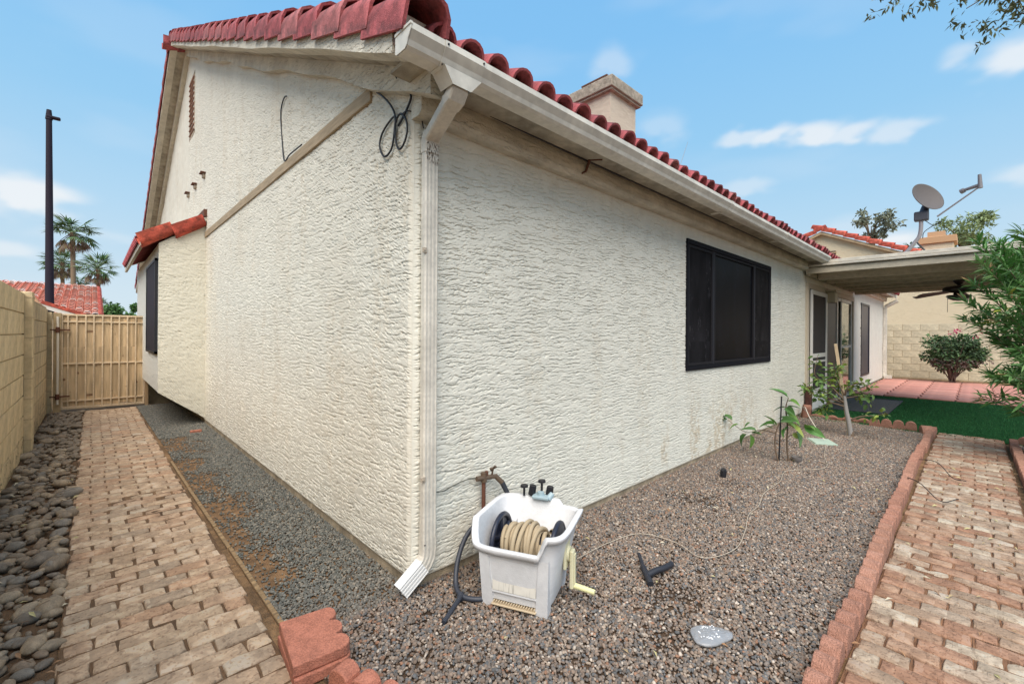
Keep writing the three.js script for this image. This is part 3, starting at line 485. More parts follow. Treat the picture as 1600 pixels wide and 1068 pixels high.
// ---- pebbles
function pebble(seed, d = 1) { const q = mulberry(seed); const g = new THREE.IcosahedronGeometry(1, d), p = g.attributes.position, h = {}; for (let i = 0; i < p.count; i++) { const k = [p.getX(i), p.getY(i), p.getZ(i)].map(v => v.toFixed(3)).join(); if (h[k] === undefined) h[k] = 1 + (q() - .5) * .26; p.setXYZ(i, p.getX(i) * h[k], p.getY(i) * h[k] * .68, p.getZ(i) * h[k] * .82); } const m = g; m.deleteAttribute('uv'); m.deleteAttribute('normal'); const keyed = new Map(), idx = [], pos = []; for (let i = 0; i < p.count; i++) { const k = [p.getX(i), p.getY(i), p.getZ(i)].map(v => v.toFixed(4)).join(); if (!keyed.has(k)) { keyed.set(k, pos.length / 3); pos.push(p.getX(i), p.getY(i), p.getZ(i)); } idx.push(keyed.get(k)); } const o = new THREE.BufferGeometry(); o.setAttribute('position', new THREE.Float32BufferAttribute(pos, 3)); o.setIndex(idx); o.computeVertexNormals(); o.setAttribute('uv', new THREE.Float32BufferAttribute(new Float32Array(pos.length / 3 * 2), 2)); return o; }
function gravel(name, label, poly, density, r0, r1, pal, seed, bare, layer = .006) {
  R = mulberry(seed); let x0 = 1e9, x1 = -1e9, z0 = 1e9, z1 = -1e9; for (const [x, z] of poly) { x0 = Math.min(x0, x); x1 = Math.max(x1, x); z0 = Math.min(z0, z); z1 = Math.max(z1, z); }
  const inside = (x, z) => { let c = false; for (let i = 0, j = poly.length - 1; i < poly.length; j = i++) { const [a, b] = poly[i], [d, e] = poly[j]; if ((b > z) !== (e > z) && x < (d - a) * (z - b) / (e - b) + a) c = !c; } return c; };
  const N = Math.floor((x1 - x0) * (z1 - z0) * density), ms = [], cs = [];
  for (let k = 0; k < N; k++) {
    const x = rr(x0, x1), z = rr(z0, z1); if (!inside(x, z)) continue; const b = bare(x, z); if (R() < b) continue;
    const r = mix(r0, r1, R() ** 1.6); _o.position.set(x, layer + r * .45 + rr(0, .008), z); _o.rotation.set(rr(-.7, .7), rr(0, 6.28), rr(-.7, .7)); _o.scale.set(r * rr(.8, 1.25), r * rr(.75, 1.1), r * rr(.8, 1.15)); _o.updateMatrix(); ms.push(_o.matrix.clone());
    const c = pal(x, z), v = rr(.72, 1.28); cs.push([c[0] * v, c[1] * v, c[2] * v]);
  }
  const im = new THREE.InstancedMesh(pebble(seed + 5), mat(L(1, 1, 1), .85), ms.length); const C = new THREE.Color(); ms.forEach((m, i) => { im.setMatrixAt(i, m); im.setColorAt(i, C.setRGB(...cs[i])); });
  im.name = numbered(name); im.castShadow = im.receiveShadow = true; scene.add(im); tag(im, label, 'gravel', null, 'stuff'); _o.rotation.set(0, 0, 0); _o.scale.set(1, 1, 1); return ms.length;
}
const pick = a => a[Math.floor(R() * a.length)];
const palBed = () => { const k = R(); return k < .34 ? [.215, .158, .12] : k < .6 ? [.165, .138, .118] : k < .77 ? [.12, .12, .12] : k < .9 ? [.31, .245, .19] : k < .955 ? [.42, .36, .30] : [.27, .145, .09]; };
const palSide = (x, z) => { const k = R(), b = palBed(); const t = sst(.9, -.6, z); const d = k < .5 ? [.11, .112, .098] : k < .8 ? [.155, .15, .13] : [.225, .2, .16]; return b.map((v, i) => mix(v, d[i], t)); };
const sheet = (name, poly, m, y, label) => { const s = new THREE.Shape(poly.map(p => new THREE.Vector2(p[0], -p[1]))); const g = new THREE.ShapeGeometry(s); g.rotateX(-Math.PI / 2); g.translate(0, y, 0); return struct(name, uvBox(g), m, label); };
const bedMat = mat(L(.12, .085, .06), 1, { map: jointTex, bumpMap: fine, bumpScale: .012 });
const bedPoly = [[-.62, 2.0], [-.62, 0], [8.5, .0], [8.3, .5], [8.05, 1.2], [7.97, 1.80], [.62, 1.785], [.3, 2.0]], sidePoly = [[-.64, .02], [-.66, -4.2], [-.7, -9.3], [.1, -9.3], [.1, 0.02]];
sheet('planting_bed', bedPoly, bedMat, .004, 'gravel planting bed beside the long wall');
sheet('gravel_strip', sidePoly, mat(L(.31, .21, .125), 1, { map: jointTex, bumpMap: fine, bumpScale: .012 }), .005, 'narrow gravel strip between house and side path');
// patches where the gravel has worn through to reddish soil
const spots = [[1.1, 1.08, .22], [.72, 1.22, .13], [2.6, .5, .3], [1.25, 1.0, .1], [3.3, .55, .2], [5.6, .35, .4]];
const bareBed = (x, z) => { let b = 0; for (const [a, c, r] of spots) b = Math.max(b, .6 * sst(1.3, .2, Math.hypot(x - a, z - c) / r + .5 * (vn(x * 14, z * 14) - .5))); return b; };
const sideSpots = [[-.58, -4.9, .42], [-.6, -2.1, .3], [-.6, -3.0, .3], [-.58, -.9, .22], [-.62, -1.4, .2], [-.6, -3.8, .25]];
const bareSide = (x, z) => { let b = 0; for (const [a, c, r] of sideSpots) b = Math.max(b, .9 * sst(1.35, .35, Math.hypot((x - a) * 1.1, (z - c) * .55) / r + 1.3 * (fb(x * 7, z * 5, 3) - .5))); return b; };
gravel('gravel', 'rounded tan and grey gravel covering the planting bed', bedPoly, 9000, .0058, .0112, palBed, 71, bareBed);
gravel('gravel', 'dark grey gravel strip between side path and house', sidePoly, 8500, .0055, .0108, palSide, 73, bareSide);
gravel('gravel', 'gravel in the bed right of the brick path', [[1, 2.68], [7.9, 2.66], [8.2, 6], [1, 6]], 1600, .010, .018, palBed, 74, () => 0);
sheet('planting_bed', [[1, 2.64], [8.2, 2.64], [8.2, 6], [1, 6]], bedMat, .0045, 'gravel bed right of the brick path');

// ---- river cobbles between the side wall and the path
{
  const strip = sheet('river_rock_bed', [[-2.0, 2], [-1.46, 2], [-1.46, -9.2], [-2.0, -9.2]], dirt, .006, 'bed of grey river cobbles along the block wall');
  const G = [0, 1, 2, 3, 4, 5].map(k => pebble(300 + k, 1)), rockT = tex(256, .12, (u, v) => { const k = .72 + .34 * fb(u * 5, v * 5, 4, 5, 5) + .12 * (vn(u * 40, v * 40, 40, 40) - .5); return [k, k, k]; }, true);
  for (const g of G) { const p = g.attributes.position, uv = g.attributes.uv; for (let i = 0; i < p.count; i++) uv.setXY(i, p.getX(i) * .06, p.getZ(i) * .06); }
  const M = [[.30, .235, .17], [.36, .28, .195], [.23, .19, .15], [.41, .31, .21], [.31, .225, .155], [.27, .235, .195], [.45, .355, .25]].map(c => mat(L(...c), .75, { map: rockT, bumpMap: fine, bumpScale: .0015 }));
  R = mulberry(83); const put = [];
  for (let t = 0; t < 22000 && put.length < 1250; t++) {
    const x = rr(-1.90, -1.475), z = rr(-9.1, 1.0), a = (.014 + .038 * R() ** 1.5) * (R() < .14 ? 1.5 : 1);
    const near = put.filter(q => Math.hypot(q.x - x, q.z - z) < (q.a + a) * .72); if (near.length > (R() < .22 ? 1 : 0)) continue;
    put.push({ x, z, a, y: .012 + a * .36 + (near.length ? near[0].a * .55 : 0), m: pick(M), g: pick(G), r: [rr(-.35, .35), rr(0, 6.28), rr(-.3, .3)], s: [a * rr(1.0, 1.3), a * rr(.75, 1.0), a * rr(.85, 1.1)] });
  }
  const vis = q => q.z < .5; const sorted = put.filter(vis).sort((p, q) => q.a / (3 - q.z) - p.a / (3 - p.z)), keep = new Set(sorted.slice(0, 300)), rest = [];
  for (const q of put) { _o.position.set(q.x, q.y, q.z); _o.rotation.set(...q.r); _o.scale.set(...q.s); _o.updateMatrix(); if (keep.has(q)) { const m = mesh('cobble', q.g, q.m, strip); m.position.copy(_o.position); m.rotation.copy(_o.rotation); m.scale.copy(_o.scale); } else rest.push(q.g.toNonIndexed().applyMatrix4(_o.matrix)); }
  _o.rotation.set(0, 0, 0); _o.scale.set(1, 1, 1);
  mesh('cobble_rest', mergeGeometries(rest), M[0], strip).userData.kind = 'stuff';
}

// ---- turf and pink patio pavers
{
  const t = tex(512, .5, (u, v) => { const k = .55 + .6 * vn(u * 90, v * 90, 90, 90) * vn(u * 200, v * 200, 200, 200) + .25 * fb(u * 6, v * 6, 3, 6, 6); return [k * .9, k, k * .9]; }, true);
  const turf = sheet('turf', [[7.95, -.02], [13.05, -.02], [13.25, 5.5], [7.95, 5.5]], new THREE.MeshPhysicalMaterial({ color: L(.028, .105, .042), roughness: 1, specularIntensity: .1, map: t, bumpMap: fine, bumpScale: .012 }), .016, 'dark green artificial turf before the patio');
  const a = new Acc(), blade = new THREE.BufferGeometry(); blade.setAttribute('position', new THREE.Float32BufferAttribute([-.003, 0, 0, .003, 0, 0, 0, .028, .006], 3)); blade.computeVertexNormals();
  R = mulberry(88); const n = 24000, im = new THREE.InstancedMesh(blade, new THREE.MeshPhysicalMaterial({ color: L(1, 1, 1), roughness: 1, specularIntensity: .1, side: THREE.DoubleSide }), n), C = new THREE.Color();
  for (let k = 0; k < n; k++) { _o.position.set(rr(8.0, 13.0), .016, rr(0, 4.5)); _o.rotation.set(rr(-.5, .5), rr(0, 6.28), rr(-.5, .5)); _o.scale.setScalar(rr(.7, 1.3)); _o.updateMatrix(); im.setMatrixAt(k, _o.matrix); const v = rr(.6, 1.3); im.setColorAt(k, C.setRGB(.036 * v, .125 * v, .048 * v)); }
  _o.rotation.set(0, 0, 0); _o.scale.set(1, 1, 1); im.name = 'turf_blades'; scene.add(im); tag(im, 'short green blades of the artificial turf', 'turf', null, 'stuff');
  const pg = new THREE.PlaneGeometry(6.5, 6); pg.rotateX(-Math.PI / 2); pg.translate(16.3, .008, 3.02); const patio = struct('patio', uvBox(pg), mat(L(.10, .05, .04), 1), 'pink concrete paver patio');
  const pm = [[.58, .26, .205], [.54, .235, .185], [.62, .29, .23], [.56, .27, .215]].map(c => mat(L(...c), .9, { map: mottle(128, 1.1, .8, 1.08, 5, 20), bumpMap: fine, bumpScale: .003 }));
  const pv = box(-.137, .137, -.03, .02, -.302, .302, .012);
  for (let i = 0; i < 20; i++) for (let j = 0; j < 7; j++) { const m = mesh('paver', pv, pick(pm), patio); m.position.set(13.25 + i * .302 + rr(-.006, .006) + j * .02, .016 + rr(-.004, .004), .34 + j * .64 + (i % 2) * .03); m.rotation.set(rr(-.008, .008), rr(-.012, .012), rr(-.008, .008)); }
}

// ================================================================ WALLS, GATE, EDGING
const blockTex = mottle(512, 1.6, .78, 1.06, 6, 40);
const BLK = [[.77, .62, .385], [.74, .59, .365], [.80, .645, .405]].map(c => mat(L(...c), .95, { map: blockTex, bumpMap: fine, bumpScale: .004 }));
const mortar = mat(L(.5, .39, .25), 1, { bumpMap: fine, bumpScale: .004 });
function blockRun(parent, len, H, place, seed, lenB = .49, hB = .2455, top = true) { // blocks along a, courses in y; place(mesh,a,y)
  R = mulberry(seed); const th = .2, full = box(-lenB / 2 + .005, lenB / 2 - .005, -hB / 2 + .005, hB / 2 - .005, -th / 2, th / 2, .006);
  const rows = Math.ceil(H / hB);
  for (let r = 0; r < rows; r++) {
    const y0 = H - (r + 1) * hB; let a = -(r % 2) * lenB / 2;
    while (a < len - .03) { const b = Math.min(a + lenB, len), a0 = Math.max(a, 0); const m = mesh('block', full, pick(BLK), parent); m.scale.x = (b - a0) / lenB; place(m, (a0 + b) / 2, y0 + hB / 2); a += lenB; }
  }
}
{ // garden wall on the left, two lengths with a pilaster between
  const w = thing('block_wall', 'long tan painted block wall along the left side path', 'wall', [-2.04, 0, 0]);
  mesh('mortar_core', box(-.085, .082, -.1, 1.93, -9.5, 2.4), mortar, w);
  const put = z0 => (m, a, y) => { m.rotation.y = Math.PI / 2; m.position.set(rr(-.002, .002), y, z0 - a); };
  blockRun(w, 8.0, 1.95, put(2.4), 401); blockRun(w, 3.6, 1.90, put(-5.85), 402);
  const pl = mesh('pilaster', join(box(-.14, .17, -.05, 1.97, -5.84, -5.6, .01)), BLK[1], w);
  mesh('joint_gap', box(-.09, .10, 0, 1.93, -5.6, -5.585), mat(L(.05, .035, .02), 1), pl);
  for (let k = 0; k < 8; k++) mesh('mortar_seam', box(-.13, .173, k * .2455 + .18, k * .2455 + .192, -5.845, -5.596), mortar, pl);
  const p2 = mesh('pilaster', box(-.14, .16, -.05, 1.84, -9.62, -9.4, .01), BLK[0], w);
  for (let k = 0; k < 7; k++) mesh('mortar_seam', box(-.13, .163, k * .2455 + .14, k * .2455 + .15, -9.625, -9.396), mortar, p2);
  const fin = new THREE.ConeGeometry(.13, .16, 4); fin.rotateY(.78); fin.translate(0, 2.0, -8.4); mesh('clay_cap', uvBox(fin), mat(L(.42, .24, .14), .9), w);
  // scuffs of old damp along the foot of the wall
  const a = new Acc(), fg = new THREE.CircleGeometry(1, 7); for (let k = 0; k < 120; k++) { const z = rr(-8.6, -2), y = .05 + Math.abs(rr(0, 1) * rr(0, 1)) * .38; _o.position.set(.1035, y, z); _o.rotation.set(0, Math.PI / 2, rr(0, 3)); _o.scale.set(rr(.01, .05), rr(.01, .06), 1); _o.updateMatrix(); a.add(fg, _o.matrix, [.16, .12, .075]); }
  _o.rotation.set(0, 0, 0); _o.scale.set(1, 1, 1); const st = mesh('damp_stain', a.geo(), mat(L(1, 1, 1), 1, { vertexColors: true }), w); st.userData.kind = 'stuff';
}
{ // rear wall
  const w = thing('block_wall', 'pale block wall behind the flowering bush and patio', 'wall', [20.6, 0, 0]);
  mesh('mortar_core', box(-.085, .082, -.1, 1.96, -4, 9), mortar, w);
  BLK.forEach(m => m); const B = BLK.slice(); BLK.length = 0; for (const c of [[.74, .64, .46], [.72, .62, .445], [.76, .66, .48]]) BLK.push(mat(L(...c), .95, { map: blockTex, bumpMap: fine, bumpScale: .003 }));
  blockRun(w, 7, 1.98, (m, a, y) => { m.rotation.y = Math.PI / 2; m.position.set(0, y, -.6 + a); }, 403); BLK.length = 0; BLK.push(...B);
}
{ // gate: steel frame with pickets, rough cedar boards behind
  const paint = mat(L(.74, .57, .37), .7, { map: mottle(256, .6, .8, 1.08, 5, 24) });
  const wood = k => mat(L(.68 + k, .495 + k * .8, .29 + k * .5), .9, { map: tex(256, 1.2, (u, v) => { const g = .72 + .36 * fb(u * 40 + k * 90, v * 4 + k * 50, 4), n = .7 * sst(.86, .97, vn(u * 14 + k * 70, v * 10 + k * 31)); return [g * (1 - .5 * n), g * (1 - .6 * n), g * (1 - .65 * n)]; }, true) });
  const WD = [0, .03, -.03, .05].map(wood), g = thing('gate', 'tan gate of cedar boards in a steel picket frame', 'gate', [0, 0, -9.3]);
  mesh('gate_post', box(-1.86, -1.755, -.02, 1.83, -.08, .03, .006), mat(L(.50, .37, .21), .9, { map: blockTex }), g);
  mesh('gate_post', box(-.57, -.515, -.02, 1.82, -.04, .02, .006), mat(L(.36, .24, .13), .8), g);
  const xs = [-1.745, -1.67, -1.555, -1.433, -1.322, -1.201, -1.078, -.96, -.84, -.717, -.592]; R = mulberry(55);
  for (let k = 0; k < 10; k++) { const b = mesh('board', box(xs[k] + .006, xs[k + 1] - .004, .1 + rr(-.01, .01), 1.80 + rr(-.012, .012), -.055 + rr(-.004, .004), -.03, .004), WD[k % 4], g); }
  for (const [y, h] of [[1.78, .034], [1.66, .028], [.88, .03], [.19, .028], [.05, .04]]) mesh('rail', box(-1.76, -.575, y, y + h, -.028, .0, .004), paint, g);
  for (const x of xs) mesh('picket', box(x - .011, x + .011, .05, 1.8, -.022, .006, .003), paint, g);
  mesh('hinge_rod', strut([-1.80, .16, .05], [-1.80, 1.76, .05], .018, .018, 8), mat(L(.72, .66, .56), .5), g);
  for (const y of [.3, 1.52]) mesh('hinge', join(box(-1.9, -1.64, y - .012, y + .012, .02, .05, .003), strut([-1.80, y - .05, .055], [-1.80, y + .05, .055], .028, .028, 8)), MAT.rust, g);
  mesh('latch', join(box(-.6, -.5, 1.62, 1.70, .0, .045, .006), strut([-.58, 1.66, .05], [-.5, 1.66, .05], .012)), paint, g);
}

// scalloped concrete edging: an outline with round lobes on top, standing or lying
function scallop(n, pitch, h, th, dep = .95, notch = 1.25) {
  const P = [[-n * pitch / 2, -.06], [n * pitch / 2, -.06]]; const r = pitch / 2;
  for (let k = n - 1; k >= 0; k--) { const c = -n * pitch / 2 + (k + .5) * pitch; if (k < n - 1) P.push([c + r, h - r * notch]); for (let i = 0; i <= 8; i++) { const a = i / 8 * Math.PI; P.push([c + Math.cos(a) * (r - .006), h - r * dep + Math.sin(a) * r * dep]); } }
  return extrude(P, th - .012, (a, b, c) => [a, b, c - th / 2 + .006], { bevel: .006, bs: 2 });
}
const pinkTex = tex(256, .3, (u, v) => { const k = .8 + .24 * fb(u * 8, v * 8, 4, 8, 8) + .22 * (vn(u * 70, v * 70, 70, 70) - .5); return [k, k * .99, k * .97]; }, true);
const EDGE = [[.40, .20, .145], [.36, .18, .13], [.43, .225, .165], [.38, .20, .145]].map(c => mat(L(...c), .95, { map: pinkTex, bumpMap: fine, bumpScale: .006 }));
const SALMON = mat(L(.52, .20, .135), .9, { map: pinkTex, bumpMap: fine, bumpScale: .003 });
const NTH = ['first', 'second', 'third', 'fourth', 'fifth', 'sixth', 'seventh', 'eighth', 'ninth', 'tenth', 'eleventh', 'twelfth', 'thirteenth', 'fourteenth'];
{
  R = mulberry(66); const g4 = scallop(4, .145, .118, .08); let k = 0;
  for (let x = 0.62; x < 7.7; x += .586) {
    const m = mesh('edging_block', g4, EDGE[k % 4]); m.position.set(x + .29 + rr(-.004, .004), rr(-.012, .006), 1.80 + .02 * Math.sin(x * .9) + rr(-.006, .006)); m.rotation.set(rr(-.05, .05), rr(-.02, .02), rr(-.015, .015));
    tag(m, `red scalloped edging block between gravel bed and brick path, ${NTH[k]} from front`, 'edging', 'edging blocks along the brick path'); k++;
  }
  const corner = mesh('edging_block', scallop(1, .3, .13, .13), EDGE[2]); corner.position.set(8.02, 0, 1.74); corner.rotation.y = .25; tag(corner, 'red edging block at bed corner touching the green turf', 'edging');
  const far = mesh('edging_block', scallop(4, .15, .15, .1), EDGE[1]); far.position.set(8.12, 0, 1.33); far.rotation.y = Math.PI / 2 + .12; tag(far, 'tall red scalloped block along turf beside bed corner', 'edging');
  const f2 = mesh('edging_block', scallop(3, .22, .09, .1), EDGE[0]); f2.position.set(8.28, 0, .72); f2.rotation.y = Math.PI / 2 + .18; tag(f2, 'low red edging block behind the young citrus tree', 'edging');
  const f3 = mesh('edging_block', scallop(1, .42, .06, .1), EDGE[3]); f3.position.set(8.42, 0, .24); f3.rotation.y = Math.PI / 2 + .1; tag(f3, 'low red edging block in front of the screen door', 'edging');
  const post = mesh('edging_block', scallop(1, .12, .24, .12), EDGE[1]); post.position.set(8.1, 0.02, .12); post.rotation.set(.1, .5, .12); tag(post, 'upright red block leaning at the house corner', 'edging');
  for (let i = 0; i < 8; i++) { const m = mesh('edging_block', g4, EDGE[(i + 1) % 4]); m.position.set(7.55 - i * .61, 0, 2.62 + i * .004); m.rotation.y = .0 + rr(-.02, .02); tag(m, `red scalloped edging block on path's right side, ${NTH[i]} from turf`, 'edging', 'edging blocks right of the path'); }
  const m2 = mesh('edging_block', scallop(3, .16, .12, .1), EDGE[0]); m2.position.set(8.02, 0, 2.9); m2.rotation.y = Math.PI / 2 - .2; tag(m2, 'red edging block turning along turf under oleander', 'edging');
  // loose pieces in the foreground
  const flat = scallop(3, .118, .185, .05, .62, .66);
  const lie = (y, dx, dz, ry, label) => { const m = mesh('edging_block', flat, SALMON); m.rotation.order = 'YXZ'; m.rotation.set(-Math.PI / 2, ry, 0); m.position.set(-.655 + dx, y, .135 + dz); tag(m, label, 'edging'); };
  lie(.03, -.004, .012, -Math.PI / 2 - .10, 'salmon scalloped block lying flat, under an identical block'); lie(.082, 0, 0, -Math.PI / 2 - .13, 'salmon scalloped block lying flat atop another beside path');
  const st = mesh('edging_block', scallop(4, .118, .125, .08, .8, .9), SALMON); st.position.set(-.525, -.005, .62); st.rotation.y = -1.25; tag(st, 'salmon scalloped block standing at bottom edge of gravel', 'edging');
}
// timber border between the side path and gravel
{
  const bd = mat(L(.36, .255, .15), .95, { map: tex(256, .8, (u, v) => { const k = .66 + .45 * fb(u * 5, v * 44, 4, 5, 44); return [k, k * .97, k * .92]; }, true), bumpMap: fine, bumpScale: .006 });
  for (const [z0, z1, x0, x1, l] of [[.0, -1.28, -.638, -.652, 'nearest'], [-1.30, -1.72, -.655, -.662, 'short middle'], [-1.74, -2.95, -.663, -.672, 'longest'], [-2.97, -4.1, -.672, -.682, 'farthest']]) {
    const m = mesh('border_board', box(-.013, .013, -.05, .02, -(z0 - z1) / 2, (z0 - z1) / 2, .006), bd); m.position.set((x0 + x1) / 2, 0, (z0 + z1) / 2); m.rotation.set(rr(-.01, .01), (x0 - x1) / (z0 - z1), .08); tag(m, `${l} weathered timber strip edging the left brick path`, 'board', 'timber strips edging the side path');
  }
}
tag(mesh('brick_fragment', box(-.30, -.16, .012, .05, -5.72, -5.66, .006), SALMON), 'small red brick fragment on dark gravel near the bay', 'brick');

// ================================================================ PATIO
{
  const cover = thing('patio_cover', 'cream wooden patio cover with open beams beside the house', 'patio cover');
  const cr = mat(L(.60, .53, .41), .85, { map: mottle(256, 1.0, .76, 1.05, 5, 24) }), un = cr, lt = mat(L(.66, .61, .52), .7, { map: mottle(256, 1.0, .8, 1.05, 5, 24) });
  mesh('fascia', box(8.34, 8.40, 2.665, 2.775, .06, 3.6, .008), cr, cover);
  mesh('drip_edge', join(box(8.29, 8.42, 2.79, 2.825, .06, 3.6, .008), box(8.36, 8.46, 2.84, 2.90, .04, 3.6, .008)), lt, cover);
  mesh('roof_deck', box(8.4, 13.3, 2.77, 2.83, .06, 3.6), un, cover);
  for (let k = 0; k < 6; k++) mesh('beam', box(8.95 + k * .78, 9.05 + k * .78, 2.60, 2.768, .12, 3.55, .005), un, cover);
  mesh('end_fascia', box(13.2, 13.27, 2.60, 2.768, .06, 3.6), cr, cover);
  mesh('ledger', box(8.42, 13.2, 2.64, 2.767, .052, .112), un, cover);
  for (const x of [8.62, 13.0]) mesh('post', box(x - .06, x + .06, 0, 2.64, 3.36, 3.48, .008), cr, cover);
}
{
  const f = thing('ceiling_fan', 'dark brown ceiling fan hanging under the patio cover', 'ceiling fan', [11, 0, 2.03]); const d = mat(L(.035, .026, .022), .45);
  const lathe = (P, seg = 20) => uvBox(new THREE.LatheGeometry(P.map(p => new THREE.Vector2(...p)), seg));
  mesh('canopy', lathe([[.001, 2.63], [.08, 2.63], [.09, 2.6], [.05, 2.55], [.03, 2.54], [.03, 2.5]]), d, f);
  mesh('motor', lathe([[.03, 2.52], [.2, 2.5], [.235, 2.47], [.235, 2.42], [.2, 2.39], [.08, 2.38], [.08, 2.34]]), d, f);
  mesh('light_bowl', lathe([[.08, 2.34], [.17, 2.33], [.19, 2.31], [.15, 2.26], [.08, 2.225], [.001, 2.215]]), mat(L(.05, .04, .035), .3), f);
  for (let k = 0; k < 5; k++) { const a = k / 5 * 6.283 + 2.98; const g = box(.2, .76, -.006, .006, -.062, .062, .004); g.rotateX(.22); g.rotateZ(-.13); g.translate(0, 2.43, 0); g.rotateY(-a + 1.57); mesh('blade', g, mat(L(.03, .022, .02), .5), f); }
  for (const a of [.2, -.16]) mesh('pull_chain', strut([0, 2.3, a], [0, 2.0, a], .004, .004, 5), d, f);
}
{ // satellite dish on a bent mast
  const d = thing('satellite_dish', 'grey satellite dish on a bent mast above patio cover', 'satellite dish', [9, 2.9, 1.6]); const gy = mat(L(.3, .28, .29), .45), dk = mat(L(.06, .06, .075), .5);
  mesh('mast', tube([[0, -.02, -.29], [0, .12, -.16], [0, .25, -.075], [0, .34, -.02], [0, .48, 0], [0, .64, 0]], .03, 30, 10), gy, d);
  mesh('foot_plate', box(-.1, .1, -.01, .012, -.38, -.22, .005), gy, d);
  mesh('brace', strut([0, .25, -.06], [.3, 0, .12], .013, .013), dk, d);
  const n = nrm([-.56, .40, .72]), q = new THREE.Quaternion().setFromUnitVectors(V(0, 1, 0), V(...n)); const P = []; for (let i = 0; i <= 14; i++) { const t = i / 14; P.push(new THREE.Vector2(Math.max(.001, t * .265), t * t * .055)); } P.push(new THREE.Vector2(.275, .058), new THREE.Vector2(.27, .046)); for (let i = 13; i >= 0; i--) { const t = i / 14; P.push(new THREE.Vector2(Math.max(.001, t * .265), t * t * .055 - .008)); }
  const bowl = new THREE.LatheGeometry(P, 40); bowl.scale(1, 1, 1); bowl.applyQuaternion(q); bowl.translate(.06, .99, .045); mesh('reflector', uvBox(bowl), mat(L(.12, .105, .10), .7), d);
  mesh('bracket', join(box(-.06, .07, .60, .76, -.09, .10, .02), strut([.02, .72, .03], [.07, .86, .05], .07, .05, 8)), dk, d);
  mesh('feed_arm', strut([.0, .64, .2], [-.15, 1.0, .70], .014, .012, 8), gy, d);
  mesh('receiver', join(strut([-.15, .97, .70], [-.14, 1.19, .69], .03, .022, 8), strut([-.14, 1.02, .68], [-.06, 1.0, .52], .03, .024, 8), strut([-.06, 1.0, .52], [-.04, .985, .48], .04, .042, 10)), mat(L(.2, .19, .2), .5), d);
  mesh('cable', tube([[0, .6, .05], [.0, .5, .16], [.02, .56, .25], [.02, .42, .05], [.02, .3, .02]], .006, 30), MAT.black, d);
}
tag(mesh('floor_mat', join(box(9.6, 12.1, .02, .034, .1, 1.1), box(12.1, 12.13, .02, .045, .08, 1.12), box(9.6, 12.13, .02, .042, 1.1, 1.12)), mat(L(.025, .027, .035), .6)), 'dark grey mat with pale edge lying on green turf', 'mat');
tag(mesh('corner_post', box(8.44, 8.56, 0, .55, .03, .13, .02), mat(L(.10, .035, .025), .85, { map: mottle(128, .4, .6, 1.1, 5, 20) })), 'short dark red-brown timber post beside the screen door', 'post');

